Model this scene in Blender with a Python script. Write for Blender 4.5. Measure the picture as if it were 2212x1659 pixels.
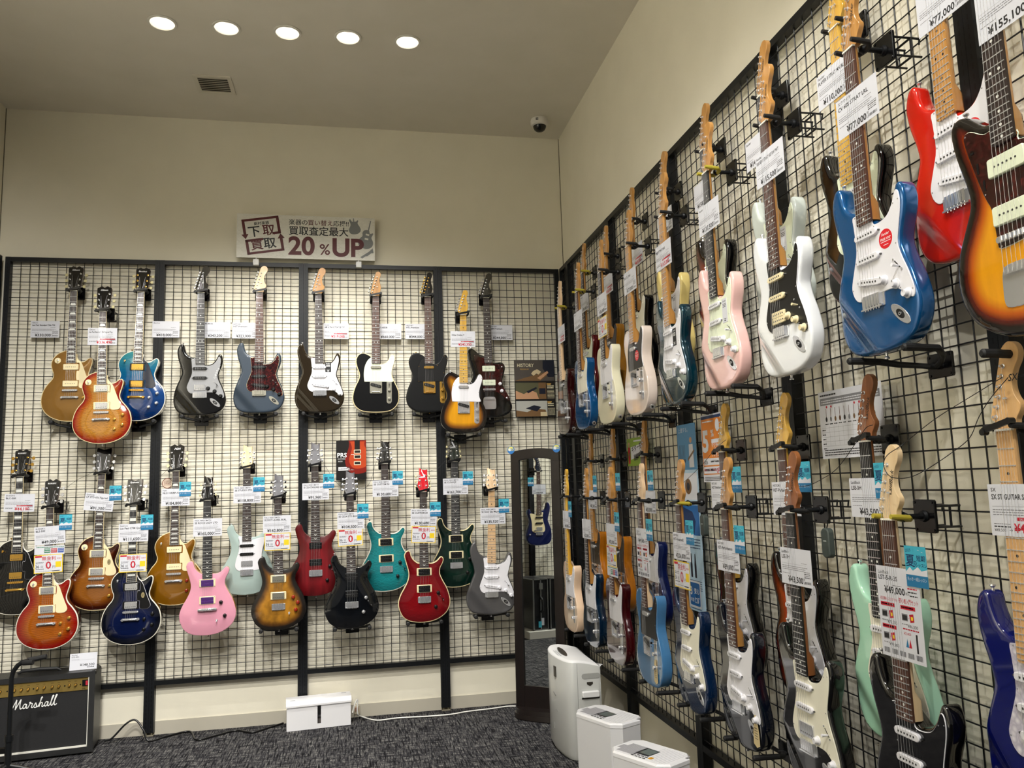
import bpy, bmesh, math, random
import numpy as np
from mathutils import Vector, Matrix, Euler
from mathutils.geometry import delaunay_2d_cdt

for _o in list(bpy.data.objects):
    bpy.data.objects.remove(_o)
SC = bpy.context.scene
COL = SC.collection
PI = math.pi
random.seed(7)

# ------------------------------------------------------------------ camera
FPX, YAW, PITCH, ROLL = 1701.19, 0.1971, 0.1261, -0.0314
CAM = Vector((-1.427, -5.3013, 1.442))
W_PX, H_PX = 2212.0, 1659.0
FWD = Vector((math.sin(YAW)*math.cos(PITCH), math.cos(YAW)*math.cos(PITCH), math.sin(PITCH)))
_r = Vector((math.cos(YAW), -math.sin(YAW), 0)); _u = _r.cross(FWD)
RIGHT = _r*math.cos(ROLL) + _u*math.sin(ROLL)
UP = -_r*math.sin(ROLL) + _u*math.cos(ROLL)
cd = bpy.data.cameras.new('camera'); cam = bpy.data.objects.new('camera', cd); COL.objects.link(cam)
cd.sensor_fit = 'HORIZONTAL'; cd.sensor_width = 36.0; cd.lens = FPX/W_PX*36.0; cd.clip_start = .05
cam.matrix_world = Matrix(((RIGHT.x, UP.x, -FWD.x, CAM.x), (RIGHT.y, UP.y, -FWD.y, CAM.y), (RIGHT.z, UP.z, -FWD.z, CAM.z), (0, 0, 0, 1)))
SC.camera = cam

# ------------------------------------------------------------------ world, exposure
wd = bpy.data.worlds.new('world'); SC.world = wd; wd.use_nodes = True
wd.node_tree.nodes['Background'].inputs[0].default_value = (1, .97, .92, 1)   # even ambient fill added through the open side
wd.node_tree.nodes['Background'].inputs[1].default_value = .15
SC.view_settings.view_transform = 'Standard'; SC.view_settings.look = 'None'
SC.view_settings.gamma = 1; SC.view_settings.exposure = 0.03; SC.view_settings.use_curve_mapping = False

CEIL = 3.949; RTOP = 2.952; RBOT = 0.324; GAP = 0.047
LX = -3.587                       # front plane of the left rack
BACKY = -6.4                      # open end of the sales floor
# downlights: (x, y, aim x, aim y, aim z, watts, cone degrees)
LROW = (-2.433, -2.106, -1.786, -1.459, -1.129)
LIGHTS = [(x, -1.09, x+.02, -.1, .9, 76, 66) for x in LROW]
LIGHTS += [(x, -2.6, x+.08, 0, 1.0, 80, 68) for x in LROW]
LIGHTS += [(x, -4.1, tx, ty, tz, w, c) for x, tx, ty, tz, w, c in zip(LROW, (-3.6, -3.6, -3.6, 0, 0), (-2.4, -3.0, -3.6, -1.2, -2.4), (1.9, 1.9, 1.9, .7, .6), (330, 330, 330, 150, 110), (92, 92, 92, 62, 66))]  # first three wash the left wall, added to raise the ambient bounce
LIGHTS += [(x, -5.6, tx, ty, tz, w, c) for x, tx, ty, tz, w, c in zip(LROW, (-3.6, -3.6, 0, 0, 0), (-4.0, -4.4, -2.0, -3.0, -3.9), (1.9, 1.9, 1.0, .7, .8), (330, 330, 130, 95, 75), (92, 92, 66, 66, 70))]  # first two also added as left wall wash for bounce fill

# ------------------------------------------------------------------ materials
def C(h, a=1.0):
    h = h.lstrip('#'); v = [int(h[i:i+2], 16)/255 for i in (0, 2, 4)]
    return tuple([(x/12.92 if x <= .04045 else ((x+.055)/1.055)**2.4) for x in v] + [a])
MATS = {}
def M(name, col, rough=.5, metal=0., coat=0., spec=.5, emit=None, es=0., bump=None):
    if name in MATS: return MATS[name]
    m = bpy.data.materials.new(name); m.use_nodes = True; nt = m.node_tree
    b = nt.nodes['Principled BSDF']
    b.inputs['Base Color'].default_value = C(col) if isinstance(col, str) else col
    b.inputs['Roughness'].default_value = rough; b.inputs['Metallic'].default_value = metal
    b.inputs['Coat Weight'].default_value = coat; b.inputs['Coat Roughness'].default_value = .04
    b.inputs['Specular IOR Level'].default_value = spec
    if emit:
        b.inputs['Emission Color'].default_value = C(emit); b.inputs['Emission Strength'].default_value = es
    if bump:                                       # (scale, strength)
        n = nt.nodes.new('ShaderNodeTexNoise'); n.inputs['Scale'].default_value = bump[0]; n.inputs['Detail'].default_value = 3
        bp = nt.nodes.new('ShaderNodeBump'); bp.inputs['Strength'].default_value = bump[1]; bp.inputs['Distance'].default_value = .002
        tc = nt.nodes.new('ShaderNodeTexCoord')
        nt.links.new(tc.outputs['Object'], n.inputs['Vector'])
        nt.links.new(n.outputs['Fac'], bp.inputs['Height']); nt.links.new(bp.outputs['Normal'], b.inputs['Normal'])
    MATS[name] = m
    return m
def nodes(name, rough=.3, coat=0., metal=0.):
    m = M(name, '#888888', rough, metal, coat); nt = m.node_tree
    return m, nt, nt.nodes['Principled BSDF'], nt.nodes.new, nt.links.new
def ramp(nt, stops):
    r = nt.nodes.new('ShaderNodeValToRGB'); e = r.color_ramp.elements
    while len(e) < len(stops): e.new(.5)
    for i, (p, c) in enumerate(stops):
        e[i].position = p; e[i].color = C(c) if isinstance(c, str) else c
    return r
def wood(name, c1, c2, rough=.35, coat=0., sc=(60, 4, 60), grain=1.):
    if name in MATS: return MATS[name]
    m, nt, b, N, L = nodes(name, rough, coat)
    tc = N('ShaderNodeTexCoord'); mp = N('ShaderNodeMapping'); mp.inputs['Scale'].default_value = sc
    n = N('ShaderNodeTexNoise'); n.inputs['Scale'].default_value = grain; n.inputs['Detail'].default_value = 6
    r = ramp(nt, [(.3, c1), (.7, c2)])
    L(tc.outputs['Object'], mp.inputs[0]); L(mp.outputs[0], n.inputs['Vector']); L(n.outputs['Fac'], r.inputs[0]); L(r.outputs[0], b.inputs['Base Color'])
    return m
def finish(name, stops, flame=0., fscale=38., rough=.12, coat=1., metal=0., grain=None, grainy=.35, bands=False, crackle=False):
    """lacquered top; stops run over the distance from the rim (0..70 mm); flame adds curly figure"""
    if name in MATS: return MATS[name]
    m, nt, b, N, L = nodes(name, rough, coat, metal)
    at = N('ShaderNodeAttribute'); at.attribute_name = 'rim'
    r = ramp(nt, stops); L(at.outputs['Fac'], r.inputs[0]); out = r.outputs[0]
    tc = N('ShaderNodeTexCoord')
    if flame:
        w = N('ShaderNodeTexWave'); w.bands_direction = 'Y'; w.inputs['Scale'].default_value = fscale
        w.inputs['Distortion'].default_value = 11; w.inputs['Detail'].default_value = 3; w.inputs['Detail Scale'].default_value = .6
        mp = N('ShaderNodeMapping'); mp.inputs['Rotation'].default_value = (0, 0, .05)
        L(tc.outputs['Object'], mp.inputs[0]); L(mp.outputs[0], w.inputs['Vector'])
        mx = N('ShaderNodeMixRGB'); mx.blend_type = 'MULTIPLY'; mx.inputs[0].default_value = flame
        rr = ramp(nt, [(.2, (.35, .3, .3, 1)), (.75, (1.1, 1.1, 1.1, 1))]); L(w.outputs['Fac'], rr.inputs[0])
        L(out, mx.inputs[1]); L(rr.outputs[0], mx.inputs[2]); out = mx.outputs[0]
    if grain:
        mp = N('ShaderNodeMapping'); mp.inputs['Scale'].default_value = grain
        n = N('ShaderNodeTexNoise'); n.inputs['Scale'].default_value = 1; n.inputs['Detail'].default_value = 6
        mx = N('ShaderNodeMixRGB'); mx.blend_type = 'MULTIPLY'; mx.inputs[0].default_value = grainy
        rr = ramp(nt, [(.35, (.15, .15, .15, 1)), (.65, (1.15, 1.15, 1.15, 1))])
        L(tc.outputs['Object'], mp.inputs[0]); L(mp.outputs[0], n.inputs['Vector']); L(n.outputs['Fac'], rr.inputs[0])
        L(out, mx.inputs[1]); L(rr.outputs[0], mx.inputs[2]); out = mx.outputs[0]
    L(out, b.inputs['Base Color'])
    return m
def worn(name, col, rough, coat, sc=9., lim=.56, tan='#8a6238'):
    if name in MATS: return MATS[name]
    m, nt, b, N, L = nodes(name, rough, coat); tc = N('ShaderNodeTexCoord'); at = N('ShaderNodeAttribute'); at.attribute_name = 'rim'
    n = N('ShaderNodeTexNoise'); n.inputs['Scale'].default_value = sc; n.inputs['Detail'].default_value = 7; n.inputs['Roughness'].default_value = .62; L(tc.outputs['Object'], n.inputs['Vector'])
    a = N('ShaderNodeMath'); a.operation = 'MULTIPLY'; L(at.outputs['Fac'], a.inputs[0]); a.inputs[1].default_value = 1.3
    d = N('ShaderNodeMath'); d.operation = 'SUBTRACT'; L(n.outputs['Fac'], d.inputs[0]); L(a.outputs[0], d.inputs[1])
    r = ramp(nt, [(lim, col), (lim+.03, tan)]); L(d.outputs[0], r.inputs[0]); L(r.outputs[0], b.inputs['Base Color']); return m
def tortoise():
    if 'tortoiseshell' in MATS: return MATS['tortoiseshell']
    m, nt, b, N, L = nodes('tortoiseshell', .15, 1.)
    tc = N('ShaderNodeTexCoord'); n = N('ShaderNodeTexNoise'); n.inputs['Scale'].default_value = 55; n.inputs['Detail'].default_value = 4; n.inputs['Distortion'].default_value = 1.5
    r = ramp(nt, [(.36, '#140404'), (.54, '#320a0c'), (.74, '#5e1a16')])
    L(tc.outputs['Object'], n.inputs['Vector']); L(n.outputs['Fac'], r.inputs[0]); L(r.outputs[0], b.inputs['Base Color'])
    return m
def pearl():
    if 'pearl' in MATS: return MATS['pearl']
    m, nt, b, N, L = nodes('pearl', .15, 1.)
    tc = N('ShaderNodeTexCoord'); n = N('ShaderNodeTexVoronoi'); n.inputs['Scale'].default_value = 70
    r = ramp(nt, [(.0, '#f1eef2'), (.6, '#b9b4c4'), (1., '#e6e0e6')])
    L(tc.outputs['Object'], n.inputs['Vector']); L(n.outputs['Distance'], r.inputs[0]); L(r.outputs[0], b.inputs['Base Color'])
    return m

CHROME = M('chrome', '#e4e5e8', .14, .78); GOLD = M('gold_plate', '#e0b054', .2, .8); NICKEL = M('aged_nickel', '#b4b1a2', .3, .8)
STEEL = M('string_steel', '#dcdcdc', .25, .7); FRET = M('fret_wire', '#e2e2e0', .2, .7)
BLKP = M('black_plastic', '#0c0c0d', .3); BLKM = M('black_powder_coat', '#0f1113', .4, spec=.35); RUB = M('black_rubber', '#111112', .65); BLKGLOSS = M('black_gloss_plate', '#0b0b0c', .18)
WHTP = M('white_plastic', '#e0dfe4', .3); CREAM = M('cream_plastic', '#e8d9ae', .35); MINT = M('mint_plastic', '#dfe6cc', .3); AGED = M('aged_white_plastic', '#e6e2cf', .35)
IVORY = M('ivory_button', '#cfc596', .3); BONE = M('bone', '#ece6d6', .4); PEARLDOT = M('pearl_inlay', '#d9d9d2', .25)
MAPLE = wood('maple_neck', '#d9ad6a', '#e6c188', .3, .6); AMBER = wood('amber_maple_neck', '#a8763a', '#bf8c4c', .25, .6); PALE = wood('pale_maple_neck', '#d8b48a', '#e4c8a4', .35, .3)
YELLOWM = wood('yellow_maple_neck', '#c9972f', '#dcb04a', .25, .8); ROAST = wood('roasted_maple', '#7a4722', '#955a2e', .35, .3)
MAHOG = wood('mahogany_neck', '#4a1c10', '#6a2c18', .3, .6); DARKM = wood('dark_mahogany', '#2b0f0a', '#401a10', .3, .6)
ROSE = wood('rosewood_board', '#33201a', '#5a382a', .5, 0, (90, 6, 90)); DROSE = wood('dark_rosewood_board', '#1c1311', '#33231d', .5, 0, (90, 6, 90)); EBON = wood('ebony_board', '#0d0c0c', '#1c1b1b', .45)
REDPL = M('red_amber_plastic', '#8a1c08', .15, 0, 1.); GREYHEAD = M('grey_head_veneer', '#56555a', .4); REDHEAD = M('red_head_veneer', '#c01022', .15, 0, 1.); BLKHEAD = M('black_head_veneer', '#0b0b0c', .12, 0, 1.)

# ------------------------------------------------------------------ mesh builder
def catmull(pts, n=5):
    P = [Vector(p).to_2d() for p in pts]; k = len(P); out = []
    for i in range(k):
        a, b, c, d = P[i-1], P[i], P[(i+1) % k], P[(i+2) % k]
        for j in range(n):
            t = j/n
            q = .5*((2*b) + (c-a)*t + (2*a-5*b+4*c-d)*t*t + (3*b-a-3*c+d)*t**3)
            out.append((q.x, q.y))
    return out
def area2(P):
    return sum(P[i-1][0]*P[i][1]-P[i][0]*P[i-1][1] for i in range(len(P)))/2
def inset(P, d):
    k = len(P); out = []
    for i in range(k):
        ax, ay = P[i-1]; bx, by = P[(i+1) % k]
        tx, ty = bx-ax, by-ay; l = math.hypot(tx, ty) or 1
        # mitre
        e1 = Vector((P[i][0]-ax, P[i][1]-ay)); e2 = Vector((bx-P[i][0], by-P[i][1]))
        c = 1.
        if e1.length > 1e-9 and e2.length > 1e-9:
            ca = max(-1, min(1, e1.normalized().dot(e2.normalized()))); c = max(.5, math.sqrt((1+ca)/2))
        out.append((P[i][0]-ty/l*d/c, P[i][1]+tx/l*d/c))
    return out
def rrect(w, h, r, cx=0, cy=0, rot=0, seg=4):
    r = min(r, w/2-1e-6, h/2-1e-6); out = []
    for sx, sy, a0 in ((1, -1, -PI/2), (1, 1, 0), (-1, 1, PI/2), (-1, -1, PI)):
        for i in range(seg+1):
            a = a0+i/seg*PI/2
            out.append((sx*(w/2-r)+r*math.cos(a), sy*(h/2-r)+r*math.sin(a)))
    c, s = math.cos(rot), math.sin(rot)
    return [(cx+x*c-y*s, cy+x*s+y*c) for x, y in out]
def circ(r, n=16, cx=0, cy=0, ry=None, rot=0):
    ry = ry or r; c, s = math.cos(rot), math.sin(rot); o = []
    for i in range(n):
        a = 2*PI*i/n; x, y = r*math.cos(a), ry*math.sin(a); o.append((cx+x*c-y*s, cy+x*s+y*c))
    return o
TXT = {}
def text_geo(s, off=0., res=2):
    """flat triangles of a line of text at size 1"""
    k = (s, off, res)
    if k in TXT: return TXT[k]
    cu = bpy.data.curves.new('t', 'FONT'); cu.body = s; cu.size = 1; cu.resolution_u = res; cu.offset = off
    ob = bpy.data.objects.new('t', cu); COL.objects.link(ob)
    me = bpy.data.meshes.new_from_object(ob)
    V = [(v.co.x, v.co.y) for v in me.vertices]; F = [tuple(p.vertices) for p in me.polygons]
    w = (max(v[0] for v in V)-min(v[0] for v in V)) if V else 0; x0 = min(v[0] for v in V) if V else 0
    bpy.data.objects.remove(ob); bpy.data.curves.remove(cu); bpy.data.meshes.remove(me)
    TXT[k] = (V, F, x0, w)
    return TXT[k]
class MB:
    def __init__(s, sc=1.): s.V = []; s.F = []; s.I = []; s.sc = sc; s.rim = None
    def add(s, V, F, mi=0):
        o = len(s.V); s.V += [tuple(v) for v in V]; s.F += [tuple(i+o for i in f) for f in F]; s.I += [mi]*len(F); return o
    def box(s, x0, y0, z0, x1, y1, z1, mi=0, rot=None, piv=None):
        V = [(x, y, z) for z in (z0, z1) for y in (y0, y1) for x in (x0, x1)]
        if rot is not None:
            p = Vector(piv or ((x0+x1)/2, (y0+y1)/2, (z0+z1)/2)); V = [rot @ (Vector(v)-p)+p for v in V]
        s.add(V, [(0, 2, 3, 1), (4, 5, 7, 6), (0, 1, 5, 4), (2, 6, 7, 3), (0, 4, 6, 2), (1, 3, 7, 5)], mi)
    def prism(s, P, z0, z1, mi=0, bev=0., me=None, mt=None, zf=None):
        """closed outline from z0 to z1, bevelled at the top; me: edge material, mt: top material"""
        if area2(P) < 0: P = P[::-1]
        k = len(P); me = mi if me is None else me; mt = mi if mt is None else mt
        rings = [(P, z0), (P, z1-bev)] + ([(inset(P, bev), z1)] if bev else [])
        V = [(x, y, z) for R, z in rings for x, y in R]; F = []; n = len(rings)
        o = s.add(V, [], 0)
        for r in range(n-1):
            for i in range(k):
                j = (i+1) % k
                s.F.append((o+r*k+i, o+r*k+j, o+(r+1)*k+j, o+(r+1)*k+i)); s.I.append(me)
        s.F.append(tuple(o+(n-1)*k+i for i in range(k))); s.I.append(mt)
        s.F.append(tuple(o+k-1-i for i in range(k))); s.I.append(me)
    def cyl(s, a, b, r, r2=None, n=10, mi=0, cap=True):
        a, b = Vector(a), Vector(b); d = (b-a).normalized(); r2 = r if r2 is None else r2
        u = d.orthogonal().normalized(); w = d.cross(u)
        V = []
        for p, q in ((a, r), (b, r2)):
            V += [p+u*math.cos(2*PI*i/n)*q+w*math.sin(2*PI*i/n)*q for i in range(n)]
        F = [(i, (i+1) % n, n+(i+1) % n, n+i) for i in range(n)]
        if cap: F += [tuple(range(n))[::-1], tuple(range(n, 2*n))]
        s.add(V, F, mi)
    def tube(s, path, r, n=8, mi=0):
        P = [Vector(p) for p in path]; R = r if isinstance(r, (list, tuple)) else [r]*len(P); V = []; F = []; u = None
        for i, p in enumerate(P):
            t = (P[min(i+1, len(P)-1)]-P[max(i-1, 0)]).normalized()
            u = (t.orthogonal() if u is None else (u-t*u.dot(t))).normalized(); w = t.cross(u)
            V += [p+u*math.cos(2*PI*k/n)*R[i]+w*math.sin(2*PI*k/n)*R[i] for k in range(n)]
        for i in range(len(P)-1):
            for k in range(n): F.append((i*n+k, i*n+(k+1) % n, (i+1)*n+(k+1) % n, (i+1)*n+k))
        F += [tuple(range(n))[::-1], tuple(range((len(P)-1)*n, len(P)*n))]
        s.add(V, F, mi)
    def lathe(s, prof, c=(0, 0, 0), n=16, mi=0, sx=1., sy=1., mis=None, cap=True):
        V = [(c[0]+r*math.cos(2*PI*i/n)*sx, c[1]+r*math.sin(2*PI*i/n)*sy, c[2]+z) for r, z in prof for i in range(n)]
        o = s.add(V, [], 0)
        for r in range(len(prof)-1):
            for i in range(n):
                j = (i+1) % n; s.F.append((o+r*n+i, o+r*n+j, o+(r+1)*n+j, o+(r+1)*n+i)); s.I.append(mis[r] if mis else mi)
        if not cap: return
        if prof[0][0] > 1e-9: s.F.append(tuple(o+n-1-i for i in range(n))); s.I.append(mis[0] if mis else mi)
        if prof[-1][0] > 1e-9: s.F.append(tuple(o+(len(prof)-1)*n+i for i in range(n))); s.I.append(mis[-1] if mis else mi)
    def text(s, t, x, y, size, z=0, mi=0, sx=1., off=0., rot=0., align='L', maxw=None, shear=0., res=2):
        V, F, x0, w = text_geo(t, off, res)
        if not V: return 0
        k = size*sx
        if maxw and w*k > maxw: k = maxw/w
        ox = {'L': 0, 'C': -w*k/2, 'R': -w*k}[align]; c, q = math.cos(rot), math.sin(rot); W = []
        for vx, vy in V:
            px = (vx-x0)*k+ox+vy*size*shear; py = vy*size
            W.append((x+px*c-py*q, y+px*q+py*c, z))
        s.add(W, F, mi); return w*k
    def rect(s, x0, y0, x1, y1, z, mi=0):
        s.add([(x0, y0, z), (x1, y0, z), (x1, y1, z), (x0, y1, z)], [(0, 1, 2, 3)], mi)
    def poly(s, P, z, mi=0):
        if area2(P) < 0: P = P[::-1]
        s.add([(x, y, z) for x, y in P], [tuple(range(len(P)))], mi)
    def mesh(s, name, mats, ang=32):
        me = bpy.data.meshes.new(name); k = s.sc
        me.from_pydata([(v[0]*k, v[1]*k, v[2]*k) for v in s.V], [], s.F)
        for m in mats: me.materials.append(m)
        me.polygons.foreach_set('material_index', s.I)
        me.polygons.foreach_set('use_smooth', [True]*len(s.F))
        if s.rim is not None:
            a = me.attributes.new('rim', 'FLOAT', 'POINT'); a.data.foreach_set('value', s.rim)
        me.update(); me.set_sharp_from_angle(angle=math.radians(ang))
        return me
    def obj(s, name, mats, parent=None, ang=32):
        if not isinstance(mats, (list, tuple)): mats = [mats]
        return link(name, s.mesh(name, mats, ang), parent)
def link(name, me, parent=None, loc=None):
    o = bpy.data.objects.new(name, me); COL.objects.link(o)
    if parent: o.parent = parent
    if loc: o.location = loc
    return o
def empty(name, mat=None):
    o = bpy.data.objects.new(name, None); o.empty_display_size = .05; COL.objects.link(o)
    if mat is not None: o.matrix_world = mat
    return o
def tag(o, label, cat, group=None):
    o['label'] = label; o['category'] = cat
    if group: o['group'] = group
    return o
def struct(o):
    o['kind'] = 'structure'; return o

# ------------------------------------------------------------------ photo pixel -> point on a plane of the room
def ray(x, y): return FWD + RIGHT*((x-W_PX/2)/FPX) - UP*((y-H_PX/2)/FPX)
def on_back(x, y, h): v = ray(x, y); return CAM + v*((-h-CAM.y)/v.y)
def on_right(x, y, h): v = ray(x, y); return CAM + v*((-h-CAM.x)/v.x)
def on_z(x, y, z): v = ray(x, y); return CAM + v*((z-CAM.z)/v.z)
BACK = (Vector((1, 0, 0)), Vector((0, -1, 0)))      # wall-right, wall-out
SIDE = (Vector((0, -1, 0)), Vector((-1, 0, 0)))
LEFT = (Vector((0, 1, 0)), Vector((1, 0, 0)))
def frame(wall, p, up=Vector((0, 0, 1)), sc=1., tilt=0.):
    """matrix whose x runs right along the wall, y up, z out of the wall"""
    z = wall[1]; y = up.normalized(); x = y.cross(z).normalized(); y = z.cross(x)
    if tilt:
        c, s = math.cos(tilt), math.sin(tilt); x, y = x*c+y*s, y*c-x*s
    return Matrix(((x.x*sc, y.x*sc, z.x*sc, p.x), (x.y*sc, y.y*sc, z.y*sc, p.y), (x.z*sc, y.z*sc, z.z*sc, p.z), (0, 0, 0, 1)))
# ------------------------------------------------------------------ room shell
def wallmat(name, c1, c2, rough=.85, bump=.25):
    m, nt, b, N, L = nodes(name, rough)
    tc = N('ShaderNodeTexCoord'); n = N('ShaderNodeTexNoise'); n.inputs['Scale'].default_value = 5; n.inputs['Detail'].default_value = 2
    r = ramp(nt, [(.3, c1), (.7, c2)]); L(tc.outputs['Object'], n.inputs['Vector']); L(n.outputs['Fac'], r.inputs[0]); L(r.outputs[0], b.inputs['Base Color'])
    n2 = N('ShaderNodeTexNoise'); n2.inputs['Scale'].default_value = 420; n2.inputs['Detail'].default_value = 2
    bp = N('ShaderNodeBump'); bp.inputs['Strength'].default_value = bump; bp.inputs['Distance'].default_value = .001
    L(tc.outputs['Object'], n2.inputs['Vector']); L(n2.outputs['Fac'], bp.inputs['Height']); L(bp.outputs['Normal'], b.inputs['Normal'])
    return m
WALL = wallmat('beige_wallpaper', '#e3ddca', '#e7e1ce'); CEILM = wallmat('ceiling_paint', '#dcd6c8', '#e0dacd', .9, .1); BASE = M('vinyl_skirting', '#b9b3a4', .5)
def carpet():
    m, nt, b, N, L = nodes('carpet', .95); b.inputs['Specular IOR Level'].default_value = .1
    tc = N('ShaderNodeTexCoord')
    def streak(sc, scale):
        mp = N('ShaderNodeMapping'); mp.inputs['Scale'].default_value = sc; n = N('ShaderNodeTexNoise')
        n.inputs['Scale'].default_value = scale; n.inputs['Detail'].default_value = 4; n.inputs['Roughness'].default_value = .65
        L(tc.outputs['Object'], mp.inputs[0]); L(mp.outputs[0], n.inputs['Vector']); return n.outputs['Fac']
    def mx(kind, a, c, f=1.):
        q = N('ShaderNodeMath'); q.operation = kind; L(a, q.inputs[0])
        if isinstance(c, float): q.inputs[1].default_value = c
        else: L(c, q.inputs[1])
        return q.outputs[0]
    a = streak((1, 15, 1), 7.5); c = streak((15, 1, 1), 7.5); d = streak((1, 1, 1), 300); f = streak((22, 2.5, 1), 8.); g = streak((2.5, 16, 1), 8.)
    k = mx('MINIMUM', a, c); k = mx('ADD', mx('MULTIPLY', k, 1.25), mx('MULTIPLY', d, .45)); k = mx('ADD', k, mx('MULTIPLY', f, .5)); k = mx('ADD', k, mx('MULTIPLY', g, .25))
    r = ramp(nt, [(.0, '#030304'), (.42, '#09090b'), (.64, '#343337'), (1., '#8a8882')])
    q = N('ShaderNodeMapRange'); q.inputs['From Min'].default_value = .82; q.inputs['From Max'].default_value = 1.42; L(k, q.inputs['Value']); k = q.outputs[0]
    L(k, r.inputs[0]); L(r.outputs[0], b.inputs['Base Color'])
    bp = N('ShaderNodeBump'); bp.inputs['Strength'].default_value = .6; bp.inputs['Distance'].default_value = .004
    L(d, bp.inputs['Height']); L(bp.outputs['Normal'], b.inputs['Normal'])
    return m
x0, x1, y1 = LX-GAP, GAP, GAP
def plate(name, pts, mat):
    b = MB(); b.add(pts, [tuple(range(len(pts)))]); return struct(b.obj(name, mat))
def slab(name, a, c, mat):
    b = MB(); b.box(*a, *c); return struct(b.obj(name, mat))
slab('floor', (x0-.1, BACKY-2.5, -.1), (x1+.1, y1+.1, 0), carpet())
slab('wall_back', (x0-.1, y1, 0), (x1+.1, y1+.1, CEIL+.2), WALL)
slab('wall_right', (x1, BACKY, 0), (x1+.1, y1, CEIL+.2), WALL)
slab('wall_left', (x0-.1, BACKY, 0), (x0, y1, CEIL+.2), WALL)
for nm, a, c in (('baseboard_back', (x0, y1-.006, 0), (x1, y1, .078)), ('baseboard_right', (x1-.006, BACKY, 0), (x1, y1-.006, .078)), ('baseboard_left', (x0, BACKY, 0), (x0+.006, y1-.006, .078))):
    slab(nm, a, c, BASE)
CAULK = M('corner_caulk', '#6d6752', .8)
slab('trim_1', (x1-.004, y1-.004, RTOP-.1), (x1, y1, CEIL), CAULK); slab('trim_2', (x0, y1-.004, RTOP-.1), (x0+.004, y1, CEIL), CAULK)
LR = .066                                            # downlight opening radius
def ceiling():
    bm = bmesh.new(); es = []
    def loop(P):
        vs = [bm.verts.new((x, y, CEIL)) for x, y in P]
        for i in range(len(vs)): es.append(bm.edges.new((vs[i-1], vs[i])))
    loop([(x0-.1, BACKY-.1), (x1+.1, BACKY-.1), (x1+.1, y1+.1), (x0-.1, y1+.1)])
    for l in LIGHTS: loop(circ(LR, 20, l[0], l[1]))
    bmesh.ops.triangle_fill(bm, use_beauty=True, use_dissolve=False, edges=es, normal=(0, 0, -1))
    me = bpy.data.meshes.new('ceiling'); bm.to_mesh(me); bm.free(); me.materials.append(CEILM)
    struct(link('ceiling', me))
ceiling()
slab('trim_3', (x0-.1, BACKY-.1, CEIL+.2), (x1+.1, y1+.1, CEIL+.25), CEILM)

# ------------------------------------------------------------------ downlights
REFL = M('white_reflector', '#f2f1ec', .35); TRIM = M('trim_ring', '#d9d6cc', .4); LED = M('led_disc', '#ffffff', .5, emit='#fff6e4', es=14)
LNAMES = ['far left of the ceiling row', 'second from left in the ceiling row', 'in the middle of the ceiling row', 'second from right in the ceiling row', 'far right of the ceiling row']
def downlights():
    pr = MB(); pr.lathe([(LR+.010, -.004), (LR+.010, -.001), (LR, -.001), (LR-.003, -.006), (LR+.006, -.007), (LR+.010, -.004)], n=28, cap=False); ring = pr.mesh('trim_ring', [TRIM])
    rb = MB(); rb.lathe([(LR-.002, -.002), (LR-.008, .03), (.050, .050), (.047, .056), (.044, .075), (.040, .10)], n=28, cap=False, mis=[0, 0, 0, 1, 1]); bowl = rb.mesh('reflector', [REFL, M('baffle_shade_grey', '#8d8c88', .5)])  # upper bowl painted grey, standing in for the shade inside the reflector
    ld = MB(); ld.lathe([(.041, .099), (.0, .099)], n=24); disc = ld.mesh('lamp_lens', [LED])
    for i, (x, y, ax, ay, az, w, cone) in enumerate(LIGHTS):
        e = empty('ceiling_downlight'); e.location = (x, y, CEIL)
        if i < 5: lab = 'lit round recessed downlight '+LNAMES[i]
        else: lab = 'unseen recessed downlight in row %s from the back wall, %s from the left' % (('two', 'three', 'four')[i//5-1], ('first', 'second', 'third', 'fourth', 'fifth')[i % 5])
        tag(e, lab, 'ceiling light', 'recessed downlights')
        link('trim_ring', ring, e); link('reflector', bowl, e); link('lamp_lens', disc, e)
        l = bpy.data.lights.new('spot_lamp', 'SPOT'); l.energy = w*LW; l.color = (1., .98, .935); l.spot_size = math.radians(cone); l.spot_blend = .8; l.shadow_soft_size = .022
        lo = bpy.data.objects.new('spot_lamp', l); COL.objects.link(lo); lo.parent = e; lo.location = (0, 0, -.012)
        d = Vector((ax, ay, az))-Vector((x, y, CEIL)); lo.rotation_euler = d.to_track_quat('-Z', 'Y').to_euler()
LW = 1.0
downlights()
def vent():
    P = [on_z(x, y, CEIL) for x, y in ((414, 160), (498, 166), (510, 205), (430, 198))]
    cx = sum(p.x for p in P)/4; cy = sum(p.y for p in P)/4
    e = empty('ceiling_vent'); e.location = (cx, cy, CEIL); tag(e, 'square louvred air vent set in the ceiling behind the downlights', 'vent')
    fm = M('vent_frame_paint', '#d8d2c2', .5); b = MB(); o, i = .112, .088
    for a in ((-o, -o, -i, o), (i, -o, o, o), (-i, -o, i, -i), (-i, i, i, o)): b.box(a[0], a[1], -.006, a[2], a[3], -.0005)
    b.obj('frame', fm, e)
    b = MB(); b.box(-i, -i, -.0015, i, i, -.0005); b.obj('backing', M('vent_dark', '#3b3830', .8), e)
    for k in range(8):
        b = MB(); y = -i+.011+k*.0222; b.box(-i, y-.0095, -.004, i, y+.0095, -.0032, rot=Euler((.3, 0, 0)).to_matrix()); b.obj('slat', M('vent_slat_paint', '#cfc8b8', .5), e)
vent()
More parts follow.
